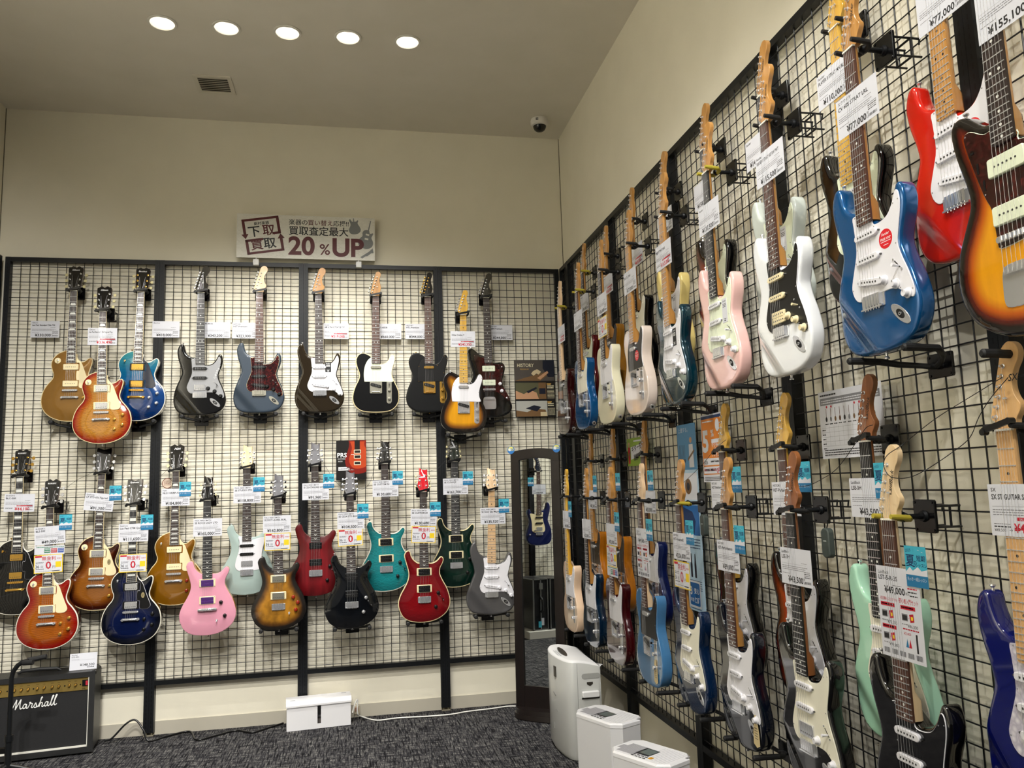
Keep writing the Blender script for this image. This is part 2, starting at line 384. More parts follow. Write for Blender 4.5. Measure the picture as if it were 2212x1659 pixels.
def dome_camera():
    e = empty('security_camera'); p = on_z(1165, 258, CEIL); e.location = (p.x, p.y, CEIL); tag(e, 'white dome security camera on the ceiling near the right corner', 'security camera')
    WM = M('camera_white', '#dcd8d0', .4)
    b = MB(); b.lathe([(.058, -.0005), (.062, -.012), (.062, -.035), (.056, -.047), (.046, -.052)], n=28); b.obj('housing', WM, e)
    b = MB(); b.lathe([(.046, -.051), (.044, -.062), (.036, -.077), (.022, -.087), (0, -.091)], n=28); b.obj('lens_dome', M('smoked_dome', '#111110', .08), e)
    b = MB(); 
    for z in (-.018, -.027): b.box(-.012, -.0625, z-.003, .006, -.058, z+.003, rot=Euler((0, 0, -.45)).to_matrix(), piv=(0, 0, z))
    b.obj('label_mark', BLKP, e)
dome_camera()

# ------------------------------------------------------------------ display racks
def slotmat():
    m, nt, b, N, L = nodes('slotted_black_steel', .42); b.inputs['Specular IOR Level'].default_value = .3
    tc = N('ShaderNodeTexCoord'); sp = N('ShaderNodeSeparateXYZ'); L(tc.outputs['Object'], sp.inputs[0])
    def ma(k, a, v):
        q = N('ShaderNodeMath'); q.operation = k
        if hasattr(a, 'links'): L(a, q.inputs[0])
        else: q.inputs[0].default_value = a
        if hasattr(v, 'links'): L(v, q.inputs[1])
        else: q.inputs[1].default_value = v
        return q.outputs[0]
    fz = ma('FRACT', ma('MULTIPLY', sp.outputs['Z'], 40.), 0.); inz = ma('LESS_THAN', fz, .55)
    ax = ma('ABSOLUTE', ma('SUBTRACT', ma('ABSOLUTE', sp.outputs['X'], 0.), .0145), 0.); inx = ma('LESS_THAN', ax, .0022)
    front = ma('LESS_THAN', sp.outputs['Y'], .0008); k = ma('MULTIPLY', ma('MULTIPLY', inz, inx), front)
    mx = N('ShaderNodeMixRGB'); L(k, mx.inputs[0]); mx.inputs[1].default_value = C('#141619'); mx.inputs[2].default_value = C('#020202'); L(mx.outputs[0], b.inputs['Base Color'])
    return m
SLOT = slotmat(); WIRE = M('black_wire', '#0d0d10', .45)
def tubes_panel(w, z0, z1, zs):
    b = MB()
    n = 15; mgn = (w-14*.0525)/2
    for i in range(n):
        x = mgn+i*.0525; b.cyl((x, .014, z0), (x, .014, z1), .0021, n=6)
    for z in zs: b.cyl((0, .0098, z), (w, .0098, z), .0021, n=6)
    return b
ZS = [2.893-.05*k for k in range(60) if 2.893-.05*k > RBOT+.005]
def rack(name, mat, L, joints, label):
    """joints: centre lines of the post pairs along the rack; local x along, y back into the wall, z up"""
    e = empty(name, mat); tag(e, label, 'display rack')
    ends = [0.0]+joints+[L]
    pb = MB()
    for q in (-.0295, .0005):
        pb.box(q, 0, .022, q+.029, .04, RTOP)
    pair = pb.mesh('post', [SLOT]); fb = MB(); fb.box(-.028, .002, .002, .028, .04, .009); fb.cyl((-.0145, .02, .003), (-.0145, .02, .024), .005); fb.cyl((.0145, .02, .003), (.0145, .02, .024), .005); foot = fb.mesh('levelling_foot', [M('foot_zinc', '#b8b09a', .4, .6)])
    hb = MB(); hb.box(0, 0, .002, .029, .04, RTOP); half = hb.mesh('end_post', [SLOT])
    for j in joints:
        o = link('post', pair, e, (j, 0, 0)); link('levelling_foot', foot, o)
    link('post', half, e, (0, 0, 0)); link('post', half, e, (L-.029, 0, 0))
    for i in range(len(ends)-1):
        a = ends[i]+.0295; c = ends[i+1]-.0295; w = c-a
        b = MB(); b.box(0, .0005, RTOP-.028, w, .03, RTOP-.0005); link('top_rail', b.mesh('top_rail', [BLKM]), e, (a, 0, 0))
        b = MB(); b.box(0, .0005, RBOT-.028, w, .04, RBOT); link('bottom_rail', b.mesh('bottom_rail', [BLKM]), e, (a, 0, 0))
        link('wire_grid', tubes_panel(w, RBOT-.01, RTOP-.02, ZS).mesh('wire_grid', [WIRE]), e, (a, 0, 0))
def rmat(o, xd, yd): return Matrix(((xd[0], yd[0], 0, o[0]), (xd[1], yd[1], 0, o[1]), (0, 0, 1, 0), (0, 0, 0, 1)))
rack('display_rack', rmat((LX+.012, 0), (1, 0), (0, 1)), -LX-.012-.004, [LX*-1-.012-.868-1.8, -LX-.012-.868-.9, -LX-.012-.868], 'black slotted steel rack with wire grid along the back wall')
rack('display_rack', rmat((0, -.004), (0, -1), (1, 0)), 4.7, [.186, 1.086, 1.986, 2.886, 3.786], 'black slotted steel rack with wire grid along the right wall')
rack('display_rack', rmat((LX, -4.7), (0, 1), (-1, 0)), 4.688, [.91, 1.81, 2.71, 3.61], 'black slotted steel rack with wire grid along the left wall, its edge in view')
# ------------------------------------------------------------------ electric guitars (mm, x right, y up, z out; y=0 at the saddles)
OUT = dict(
 S=[(-28, 226), (-48, 230), (-69, 240), (-84, 257), (-94, 284), (-99, 308), (-111, 317), (-126, 308), (-136, 285), (-139, 258), (-131, 212), (-117, 168), (-110, 131), (-117, 104), (-138, 52), (-157, -2), (-161, -42), (-154, -82), (-131, -117), (-88, -134), (0, -140), (78, -133), (125, -113), (147, -81), (156, -46), (153, -14), (138, 35), (120, 76), (111, 112), (117, 140), (131, 178), (136, 208), (132, 235), (122, 250), (111, 248), (103, 234), (90, 208), (72, 190), (48, 181), (28, 185)],
 T=[(-28, 238), (-48, 251), (-80, 264), (-110, 255), (-128, 230), (-133, 201), (-125, 163), (-114, 134), (-110, 106), (-117, 78), (-136, 39), (-150, -6), (-154, -45), (-146, -80), (-127, -107), (-96, -128), (-49, -137), (0, -139), (49, -137), (96, -128), (127, -106), (146, -78), (154, -45), (152, 0), (140, 35), (122, 73), (111, 100), (107, 128), (114, 162), (124, 195), (129, 223), (124, 243), (111, 253), (98, 248), (87, 229), (75, 206), (54, 190), (28, 190)],
 L=[(-24, 253), (-55, 246), (-84, 230), (-109, 199), (-118, 164), (-111, 128), (-102, 99), (-110, 71), (-136, 38), (-158, -4), (-168, -58), (-158, -112), (-122, -157), (-64, -185), (0, -193), (66, -184), (126, -152), (160, -102), (169, -51), (159, 2), (134, 42), (111, 71), (101, 102), (110, 139), (119, 172), (119, 197), (107, 207), (91, 200), (75, 187), (57, 181), (42, 189), (30, 210), (26, 232)],
 P=[(-30, 207), (-44, 213), (-61, 227), (-74, 247), (-79, 266), (-84, 279), (-95, 284), (-109, 278), (-118, 264), (-120, 248), (-111, 211), (-100, 172), (-95, 139), (-101, 105), (-119, 67), (-142, 28), (-157, -11), (-159, -44), (-150, -78), (-129, -114), (-92, -138), (-45, -148), (0, -150), (50, -144), (97, -126), (134, -97), (154, -61), (159, -28), (155, 2), (140, 50), (119, 89), (103, 122), (97, 144), (101, 172), (113, 194), (121, 214), (120, 229), (111, 239), (100, 238), (88, 226), (74, 213), (52, 204), (30, 204)],
 J=[(-28, 236), (-60, 249), (-88, 274), (-108, 288), (-130, 286), (-142, 262), (-134, 205), (-113, 130), (-111, 92), (-130, 50), (-152, 5), (-163, -50), (-155, -105), (-125, -152), (-70, -184), (-10, -196), (60, -194), (112, -182), (146, -158), (159, -122), (148, -85), (118, -35), (101, 15), (97, 62), (110, 112), (119, 150), (111, 178), (88, 191), (56, 188), (28, 190)])
SCALE = dict(S=648, T=648, L=628, P=635, J=648); HEEL = dict(S=186, T=190, L=172, P=178, J=186); TAIL = dict(S=140, T=139, L=193, P=151, J=196)
LEN = {k: (SCALE[k]+TAIL[k])/1000 for k in SCALE}
TOP = dict(S=9, T=9, L=15, P=12, J=9)               # fretboard surface above the body rim
ARCH = dict(S=0, T=0, L=11, P=9, J=0); THICK = dict(S=45, T=45, L=52, P=46, J=45); RND = dict(S=9, T=3.5, L=2.5, P=3, J=9)
CACHE = {}
def cached(key, fn):
    if key not in CACHE: CACHE[key] = fn()
    return CACHE[key]
def body_geo(t, bind):
    P = catmull(OUT[t], 4)
    if area2(P) < 0: P = P[::-1]
    T = THICK[t]; r = RND[t]; rb = max(r, 5); b = MB(.001); k = len(P); rim = []
    rings = []                                       # (inset, z, material of the band above, rim value)
    for i in range(4):
        a = i/3*PI/2; rings.append((rb*(1-math.sin(a)), -T+rb*(1-math.cos(a)), 1, -8))
    if bind: rings.append((0, -7, 2, -3))
    for i in range(4):
        a = i/3*PI/2; rings.append((r*(1-math.cos(a)), -r*(1-math.sin(a)), (2 if bind else (1 if t in 'LP' and i == 0 else 0)), r*(1-math.cos(a))))
    if bind: rings.append((r+2.2, 0, 0, r+2))
    arr = np.array(P)
    def drop(x, y):
        if t != 'S': return 0
        s = (-x*.76-y*.65-78)/62; s = max(0, min(1, s)); return 15*s*s*(3-2*s)
    def zat(d):
        if not ARCH[t]: return 0
        s = max(0, min(1, (d-6)/75)); return ARCH[t]*math.sin(s*PI/2)
    V = []
    for d, z, mi, rv in rings:
        for x, y in inset(P, d):
            dz = drop(x, y) if z > -12 else 0
            V.append((x, y, z-dz)); rim.append(rv)
    o = b.add(V, [])
    for q in range(len(rings)-1):
        for i in range(k):
            j = (i+1) % k; b.F.append((o+q*k+i, o+q*k+j, o+(q+1)*k+j, o+(q+1)*k+i)); b.I.append(rings[q][2])
    b.F.append(tuple(o+k-1-i for i in range(k))); b.I.append(1)
    last = (len(rings)-1)*k; din = rings[-1][0]; L = inset(P, din)
    pts = [Vector(p) for p in L]; g = 8.5
    xs = np.arange(arr[:, 0].min(), arr[:, 0].max(), g); ys = np.arange(arr[:, 1].min(), arr[:, 1].max(), g)
    A = arr; Bq = np.roll(arr, -1, 0); D = Bq-A; dd = (D**2).sum(1)
    def dist(x, y):
        tt = np.clip(((x-A[:, 0])*D[:, 0]+(y-A[:, 1])*D[:, 1])/dd, 0, 1); return float(np.sqrt(((A[:, 0]+tt*D[:, 0]-x)**2+(A[:, 1]+tt*D[:, 1]-y)**2).min()))
    for n, yy in enumerate(ys):
        for xx in xs:
            x = xx+(g/2 if n % 2 else 0)
            ins = ((A[:, 1] > yy) != (Bq[:, 1] > yy)) & (x < (Bq[:, 0]-A[:, 0])*(yy-A[:, 1])/(Bq[:, 1]-A[:, 1]+1e-12)+A[:, 0])
            if ins.sum() % 2 and dist(x, yy) > din+5: pts.append(Vector((x, yy)))
    vv, ee, ff, ov, _, _ = delaunay_2d_cdt(pts, [(i, (i+1) % k) for i in range(k)], [], 1, 1e-4)
    idx = {}
    for i, v in enumerate(vv):
        src = [q for q in ov[i] if q < k]
        if src: idx[i] = o+last+src[0]
        else:
            d = dist(v.x, v.y); b.V.append((v.x, v.y, zat(d)-drop(v.x, v.y))); rim.append(d); idx[i] = len(b.V)-1
    for f in ff:
        q = [idx[i] for i in f]
        a, c, d = (b.V[i] for i in q[:3])
        if (c[0]-a[0])*(d[1]-a[1])-(c[1]-a[1])*(d[0]-a[0]) < 0: q = q[::-1]
        b.F.append(tuple(q)); b.I.append(0)
    b.rim = [max(0, x)/70 if x >= 0 else 0 for x in rim]
    return b
def body_mesh(t, top, side, bind):
    def fn():
        b = cached(('bg', t, bind), lambda: body_geo(t, bind)); return b.mesh('body', [top, side, bind if bind else side], 38)
    return cached(('body', t, top.name, side.name, bind and bind.name), fn)
def neck_mesh(t, mat):
    def fn():
        S = SCALE[t]; b = MB(.001); V = []; F = []; n = 9; z = TOP[t]-5.5
        st = [(S+4, 21, 15), (S-14, 21.3, 16), (S*.62, 25, 18), (HEEL[t]+70, 27, 19), (HEEL[t]+48, 28, 30), (HEEL[t]+4, 28, 32)]
        for y, w, d in st:
            for i in range(n):
                a = PI*i/(n-1); q = 1 if y > HEEL[t]+60 else .6
                V.append((w*math.copysign(abs(math.cos(a))**q, math.cos(a)), y, z-d*math.sin(a)**q))
        for r in range(len(st)-1):
            for i in range(n): F.append((r*n+i, r*n+(i+1) % n, (r+1)*n+(i+1) % n, (r+1)*n+i))
        F += [tuple(range(n)), tuple(range((len(st)-1)*n, len(st)*n))[::-1]]
        b.add(V, F); return b.mesh('neck', [mat], 50)
    return cached(('neck', t, mat.name), fn)
def board_mesh(t, mat, inlay, ink, bind=None):
    def fn():
        S = SCALE[t]; z = TOP[t]; b = MB(.001); y1 = HEEL[t]; nf = 21 if t in 'ST' else 22
        if t == 'J': nf = 21
        W = lambda y: 21.2+(28-21.2)*(S-y)/(S-190)
        P = [(-W(S), S), (-W(y1), y1+3), (-W(y1)+4, y1), (W(y1)-4, y1), (W(y1), y1+3), (W(S), S)]
        b.prism(P, z-5.5, z, 0, me=(3 if bind else 0), mt=0)
        fy = lambda n: S*2**(-n/12)
        for n in range(1, nf+1):
            y = fy(n); w = W(y)-.6; b.box(-w, y-1.1, z, w, y+1.1, z+1.1, 1)
        for n in (3, 5, 7, 9, 12, 15, 17, 19, 21) if inlay != 'block' else (1, 3, 5, 7, 9, 12, 15, 17, 19):
            y = (fy(n)+fy(n-1))/2; h = (fy(n-1)-fy(n))/2
            if inlay == 'dot':
                for x in ((-W(y)*.42, W(y)*.42) if n == 12 else (0,)): b.prism(circ(3.2, 10, x, y), z, z+.25, 2)
            elif inlay == 'trap': b.prism([(-W(y)*.72, y-h*.45), (W(y)*.72, y-h*.45), (W(y)*.55, y+h*.45), (-W(y)*.55, y+h*.45)], z, z+.25, 2)
            elif inlay == 'block': b.prism(rrect(W(y)*1.5, h*1.2, 1, 0, y), z, z+.25, 2)
            elif inlay == 'bird':
                b.prism([(-9, y+3.5), (-3.5, y+1), (0, y-2), (4, y+1), (10, y+3), (5, y-1.5), (1, y-5.5), (-4, y-2.5)], z, z+.25, 2)
        if bind:
            for s in (-1, 1):
                Q = [(s*W(S), S), (s*W(y1), y1+3), (s*(W(y1)-1.5), y1+3), (s*(W(S)-1.5), S)]; b.prism(Q, z, z+.3, 3)
        return b.mesh('fretboard', [mat, FRET, ink, bind or mat], 30)
    return cached(('fb', t, mat.name, inlay, ink.name, bind and bind.name), fn)
HEADS = dict(
 S=[(-21, 0), (-24, 12), (-36, 24), (-31, 45), (1, 146), (9, 166), (26, 177), (42, 171), (50, 155), (46, 137), (35, 120), (27, 100), (26, 80), (32, 62), (41, 48), (38, 34), (27, 18), (21, 0)],
 T=[(-21, 0), (-24, 11), (-33, 21), (-30, 40), (-3, 146), (4, 163), (18, 169), (31, 161), (34, 143), (26, 120), (26, 97), (32, 77), (35, 57), (31, 36), (24, 16), (21, 0)],
 L=[(-21, 0), (-23, 16), (-34, 32), (-37, 60), (-42, 140), (-41, 157), (-30, 162), (-16, 170), (0, 160), (16, 170), (30, 162), (41, 157), (42, 140), (37, 60), (34, 32), (23, 16), (21, 0)],
 P=[(-21, 0), (-26, 14), (-34, 32), (-33, 47), (-25, 80), (-23, 112), (-23, 150), (-12, 145), (0, 137), (14, 134), (30, 139), (29, 112), (28, 82), (33, 48), (34, 32), (26, 14), (21, 0)],
 B=[(-21, 0), (-23, 14), (-36, 30), (-39, 60), (-43, 150), (-30, 158), (0, 150), (30, 158), (43, 150), (39, 60), (36, 30), (23, 14), (21, 0)])
def tilt(k): return Matrix.Rotation(-.2 if k in 'LPB' else 0, 4, 'X')
def head_mesh(k, face, side):
    def fn():
        b = MB(.001); P = catmull(HEADS[k], 3) if k != 'P' else HEADS[k]
        b.prism(P, -14, 0, 1, bev=.8, me=1, mt=0); return b.mesh('headstock', [face, side], 40)
    return cached(('head', k, face.name, side.name), fn)
def tuner_mesh(kind, metal, button):
    """post on the face, shaft and button beyond the edge to the left (-x)"""
    def fn():
        b = MB(.001); b.lathe([(5.2, 0), (5.2, 1.5), (3.2, 2), (3, 9), (2.4, 9.5), (0, 9.5)], n=12)
        b.cyl((-2, 0, -19), (-19, 0, -19), 2, n=8); b.box(-9, -5, -23, 4, 5, -14)
        if kind == 'oval':
            b.lathe([(1.5, -6), (4.5, -4), (5.2, 0), (4.5, 4), (1.5, 6)], n=10, mi=1, sx=1., sy=1.7); n0 = len(b.V)-50
            M4 = Matrix.Translation((-24, 0, -19)) @ Matrix.Rotation(PI/2, 4, 'Y')
            for i in range(n0, n0+50): b.V[i] = tuple(M4 @ Vector(b.V[i]))
        else:
            b.prism(catmull([(-18, -4), (-22, -9), (-31, -9.5), (-35, 0), (-31, 9.5), (-22, 9), (-18, 4)], 3), -21.5, -16.5, 1, bev=.8)
        return b.mesh('tuner', [metal, button], 40)
    return cached(('tun', kind, metal.name, button.name), fn)
def strings_mesh(t, i):
    def fn():
        S = SCALE[t]; z = TOP[t]; b = MB(.001); r = .46-.04*i; x0 = -17.5+7*i; x1 = -26+10.4*i; zb = z+(6 if t in 'STJ' else 3)
        y1 = {'S': -6, 'T': -6, 'L': -44, 'P': -4, 'J': -70}[t]
        P = [(x1+(x0-x1)*(y1/S if y1 < 0 else 0), y1, zb-(1.5 if y1 < -20 else 0)), (x0, S, z+2.4)]
        if t in 'SJT':
            P.append((HX[i], S+30+HY*i, z-2))
        else:
            q = i if i < 3 else 5-i; P.append(((-24 if i < 3 else 24)+(q*3 if i < 3 else -q*3), S+40+q*33, z-7-q*7))
        b.tube(P, r, n=5); return b.mesh('string', [STEEL], 60)
    return cached(('str', t, i), fn)
HY = 20.5; HX = [-22+6.3*i for i in range(6)]
def quick(key, name, mats, fn, ang=35):
    def f():
        b = MB(.001); fn(b); return b.mesh(name, mats, ang)
    return cached(key+tuple(m.name for m in mats), f)
GUARD = dict(
 S=[(-42, 220), (-53, 214), (-51, 192), (-48, 131), (-60, 92), (-75, 52), (-77, 32), (-68, 10), (-50, -2), (-20, 3), (41, 4), (78, 3), (99, -5), (126, -26), (142, -31), (147, -12), (132, 34), (114, 74), (105, 107), (111, 138), (122, 180), (125, 208), (121, 228), (111, 231), (98, 206), (78, 184), (54, 176), (29, 176), (22, 186), (20, 218)],
 T=[(-26, 231), (-40, 225), (-57, 206), (-72, 173), (-79, 128), (-78, 92), (-74, 68), (-60, 67), (60, 67), (112, 67), (110, 85), (105, 100), (104, 128), (110, 162), (121, 195), (126, 223), (121, 242), (111, 249), (101, 245), (90, 224), (75, 199), (54, 184), (29, 183), (21, 192), (18, 224)],
 L=[(31, 212), (41, 190), (62, 168), (78, 125), (94, 80), (109, 40), (103, 22), (86, 14), (49, 19), (48, 62), (33, 66), (33, 120), (48, 124), (48, 170), (31, 174)],
 J=[(-28, 224), (-52, 226), (-84, 246), (-102, 242), (-100, 215), (-85, 160), (-66, 100), (-50, 62), (-46, 4), (-36, -18), (40, -14), (79, -37), (110, -64), (131, -84), (144, -72), (118, -17), (93, 25), (90, 62), (99, 112), (107, 158), (98, 178), (72, 176), (30, 180), (28, 200)],
 Q=[(-42, 212), (-50, 202), (-44, 175), (-48, 120), (-64, 70), (-70, 30), (-60, 8), (-40, 0), (45, -2), (72, 3), (88, 20), (90, 50), (90, 95), (98, 140), (108, 178), (112, 196), (100, 200), (72, 196), (50, 190), (29, 187), (28, 200)],
 K=[(-42, 218), (-49, 210), (-44, 185), (-48, 130), (-64, 82), (-74, 42), (-66, 10), (-40, -3), (46, 4), (70, 18), (78, 45), (100, 75), (124, 60), (132, 20), (112, -4), (96, -2), (70, 6), (52, 2), (60, 0), (88, 32), (92, 90), (105, 150), (118, 205), (112, 224), (98, 210), (76, 190), (52, 181), (29, 178), (28, 205)])
def g_single(b, x, y, rot, poles=True, w=84, h=18, zt=8):
    b.prism(rrect(w, h, 8, x, y, rot), 0, zt, 0, bev=1.5)
    c, s = math.cos(rot), math.sin(rot)
    for i in range(6):
        q = (i-2.5)*10.4; b.prism(circ(2.6, 8, x+q*c, y+q*s), zt, zt+.6, 1)
    for q in (-w/2-4, w/2+4): b.prism(circ(2.6, 8, x+q*c, y+q*s), 0, 4, 1)
def g_hum(b, x, y, ring, w=70, h=38, cover=True):
    if ring: b.prism(rrect(91, 46, 4, x, y), 0, ring, 2, bev=1.5)
    z0 = (ring or 0)
    if cover:
        b.prism(rrect(w, h, 4, x, y), 0, z0+5, 0, bev=1.2)
        for i in range(6): b.prism(circ(2.2, 8, x+(i-2.5)*10.2, y-9), z0+5, z0+5.6, 1)
    else:
        for s in (-1, 1):
            b.prism(rrect(w, h/2-.6, 2, x, y+s*h/4), 0, z0+5, 0, bev=1)
            for i in range(6): b.prism(circ(2.4, 8, x+(i-2.5)*10.2, y+s*h/4), z0+5, z0+5.7, 1)
    if ring:
        for sx in (-1, 1):
            for sy in (-1, 1): b.prism(circ(1.6, 6, x+sx*41, y+sy*19), ring, ring+.4, 1)
def g_knob(b, kind):
    if kind == 'skirt': b.lathe([(12.5, 0), (12.5, 2.5), (9.5, 5), (8.6, 13), (7.6, 14.5), (0, 14.5)], n=18)
    elif kind == 'speed': b.lathe([(11, 0), (12, 2), (10.4, 11), (9.2, 12.6), (0, 12.6)], n=18)
    elif kind == 'bell': b.lathe([(10.5, 0), (11.5, 3), (9.5, 9), (8.2, 14), (5, 15.5), (0, 15)], n=18, mi=0)
    elif kind == 'dome': b.lathe([(9.5, 0), (9.5, 14), (7.5, 17), (0, 18.5)], n=16)
    elif kind == 'lamp': b.lathe([(10.5, 0), (12, 5), (8.5, 12), (7.2, 15), (0, 16)], n=16)
    b.box(-.5, 3, 12.6 if kind != 'lamp' else 15, .5, 8, 15.2 if kind != 'lamp' else 16, 1)
def g_trem(b, plate=True):
    b.prism(rrect(86, 34, 3, 0, -12), 0, 3, 0, bev=.8); b.box(-40, -29, 3, 40, -25, 9, 0)
    for i in range(6): b.box(-26+10.4*i-4.4, -22, 3, -26+10.4*i+4.4, 6, 9, 1); b.cyl((-26+10.4*i, -32, 6), (-26+10.4*i, -22, 6), 1.8, n=6, mi=1)
def g_switch(b, a, c, cap):
    """blade switch from a to c"""
    A = Vector((*a, 3.1)); D = (Vector((*c, 3.1))-A); d = D.normalized(); n = Vector((-d.y, d.x, 0))
    q = [A-n*1, A+D-n*1, A+D+n*1, A+n*1]; b.prism([(v.x, v.y) for v in q], 2.2, 3.3, 1)
    m = A+D*.75; b.tube([m, m+Vector((0, 0, 9)), m+Vector((0, 0, 20))+n*2], [2, 3.5, 4.2], n=8, mi=0)
    for v in (A-d*6, A+D+d*6): b.prism(circ(2.8, 8, v.x, v.y), 2.2, 4, 2)
def hw_place(o, x, y, z): o.location = (x*.001, y*.001, z*.001)
def guitar(name_label, group, m, t, top, side=None, bind=None, neck=MAPLE, board=ROSE, inlay='dot', ink=PEARLDOT, head=None, face=None, hside=None,
           metal=CHROME, button=None, bk='oval', guard=None, gedge=None, pk='sss', pm=WHTP, knob=WHTP, kk='skirt', zoff=0, boardbind=None, jack=True, opts='', logo=None, tremolo=True, ring=CREAM, cat='guitar'):
    e = empty('electric_guitar', m); tag(e, name_label, cat, group)
    S = SCALE[t]; z = TOP[t]; A = ARCH[t]; side = side or top; k = head or t; k = 'S' if k == 'J' else k
    add = lambda n, me, p=e: link(n, me, p)
    body = add('body', body_mesh(t, top, side, bind))
    add('neck', neck_mesh(t, neck)); add('fretboard', board_mesh(t, board, inlay, ink, boardbind))
    add('nut', quick(('nut', t), 'nut', [BONE if neck != DARKM or True else BONE], lambda b: b.box(-21.5, S, z-5, 21.5, S+4.5, z+2.4)))
    for i in range(6): add('string', strings_mesh(t, i))
    # headstock and tuners
    face = face or neck; hs = add('headstock', head_mesh(k, face, hside or neck)); hs.matrix_local = Matrix.Translation((0, (S+4)*.001, (z-(7 if k in 'ST' else 2))*.001)) @ tilt(k)
    tm = tuner_mesh(bk, metal, button or metal)
    for i in range(6):
        o = link('tuner', tm, hs)
        if k in 'ST': o.matrix_local = Matrix.Translation((HX[i]*.001, (26+HY*i)*.001, 0)) @ Matrix.Rotation(-.3, 4, 'Z')
        else:
            q = i % 3; s = -1 if i < 3 else 1; x = {'P': 21, 'L': 25, 'B': 27}[k]+(q*(-2 if k == 'P' else 3))
            o.matrix_local = Matrix.Translation((s*x*.001, (36+q*(32 if k == 'P' else 40))*.001, 0)) @ (Matrix.Rotation(PI, 4, 'Z') if s > 0 else Matrix.Identity(4))
    if k == 'S' or k == 'T': link('string_tree', quick(('tree',), 'string_tree', [metal], lambda b: (b.cyl((10, 62, 0), (10, 62, 5), 2.2), b.box(5, 60, 4, 15, 64, 5.5))), hs)
    if logo:
        txt, lx, ly, ls, lr, lm = logo
        link('logo', quick(('logo',)+logo[:5], 'logo', [lm], lambda b: b.text(txt, lx, ly, ls, .15, 0, rot=lr, off=.012, shear=.25)), hs, (0, 0, .0001))
    for x, y in {'S': ((-107, 316), (0, -142)), 'T': ((-85, 262), (0, -135)), 'L': ((-45, 250), (0, -193)), 'P': ((-98, 281), (0, -151)), 'J': ((-115, 290), (0, -196))}[t]:
        dy = 1 if y > 0 else -1
        add('strap_button', quick(('sb', x, y), 'strap_button', [metal], lambda b: b.tube([(x, y-dy*2, -22), (x, y+dy*5, -22), (x, y+dy*9, -22), (x, y+dy*12, -22)], [3.5, 3, 6.5, 6], n=10)))
    # guard
    zt = 0
    if guard:
        gk = {'L': 'L', 'T': 'T', 'J': 'J'}.get(t, 'S')
        if 'pacifica' in opts: gk = 'Q'
        if 'studio' in opts: gk = 'Q'
        P = catmull(GUARD[gk], 3); g0, g1 = (9, 12) if t == 'L' else ((A-.5, A+2) if t == 'P' else (.05, 2.4))
        def gf(b):
            b.prism(P, g0, g1, 0, bev=1.1, me=1, mt=0)
            if gk in 'SJT':
                for i in range(0, len(GUARD[gk]), 3): x, y = inset(P, 5)[i*3]; b.prism(circ(2, 6, x, y), g1, g1+.5, 2)
        add('pickguard', quick(('guard', t, gk), 'pickguard', [guard, gedge or guard, metal], gf)); zt = g1 if t in 'SJT' else 0
    # pickups
    pole = M('pole_piece', '#6b6b6b', .3, .9); pp = [pm, pole, ring]
    def pu(key, fn, mats=pp):
        o = add('pickup', quick((key,), 'pickup', mats, fn)); o.location.z = (zt if t in 'STJ' else A-1.5)*.001; return o
    if pk in ('sss', 'hss', 'ssh'):
        pu('sn', lambda b: g_single(b, 0, 157, 0)); pu('sm', lambda b: g_single(b, 0, 97, 0))
        if pk == 'sss': pu('sbr', lambda b: g_single(b, 0, 38, -.17))
        elif 'chromehum' in opts: pu('hbc', lambda b: g_hum(b, 0, 36, 0), [CHROME, pole, ring])
        else: pu('hbo', lambda b: g_hum(b, 0, 36, 0, cover=False))
    elif pk == 'hh': pu('hn', lambda b: g_hum(b, 0, 147 if t == 'L' else 152, 4)); pu('hb', lambda b: g_hum(b, 0, 40 if t == 'L' else 52, 5))
    elif pk == 'hhopen':
        pu('hno', lambda b: g_hum(b, 0, 152, 3, cover=False)); pu('hbo2', lambda b: g_hum(b, 0, 52, 4, cover=False))
    elif pk == 'hhdirect':
        pu('hnd', lambda b: g_hum(b, 0, 152, 0, 74, cover=False)); pu('hbd', lambda b: g_hum(b, 0, 52, 0, 74, cover=False))
    elif pk == 'p90':
        f = lambda yy: (lambda b: (b.prism(rrect(86, 36, 5, 0, yy), -4, 8, 0, bev=2), [b.prism(circ(2.2, 8, (i-2.5)*10.2, yy), 8, 8.6, 1) for i in range(6)]))
        pu('p9n', f(146)); pu('p9b', f(42))
    elif pk == 'jm':
        f = lambda yy: (lambda b: (b.prism(rrect(90, 40, 5, 0, yy), -1, 7, 0, bev=2), [b.prism(circ(2.3, 8, (i-2.5)*10.2, yy), 7, 7.6, 1) for i in range(6)]))
        pu('jmn', f(146)); pu('jmb', f(47))
    elif pk == 'nss':
        pu('nn', lambda b: g_single(b, 0, 152, 0)); pu('nm', lambda b: g_single(b, 0, 100, 0)); pu('nb', lambda b: g_hum(b, 0, 40, 0), [CHROME, pole, ring])
    elif pk == 'tele':
        pu('tn', lambda b: b.prism(rrect(68, 19, 9, 0, 164), -1, 8, 0, bev=2.5), [metal])
    dark = M('switch_slot', '#0a0a0a', .6)
    def knobs(L, zz, kd=None):
        for x, y in L:
            o = add('knob', quick(('knob', kd or kk), 'knob', [knob, M('knob_mark', '#5c5a55', .5)], lambda b: g_knob(b, kd or kk))); hw_place(o, x, y, zz); o.rotation_euler.z = ((x*7+y*3) % 60-30)*PI/180
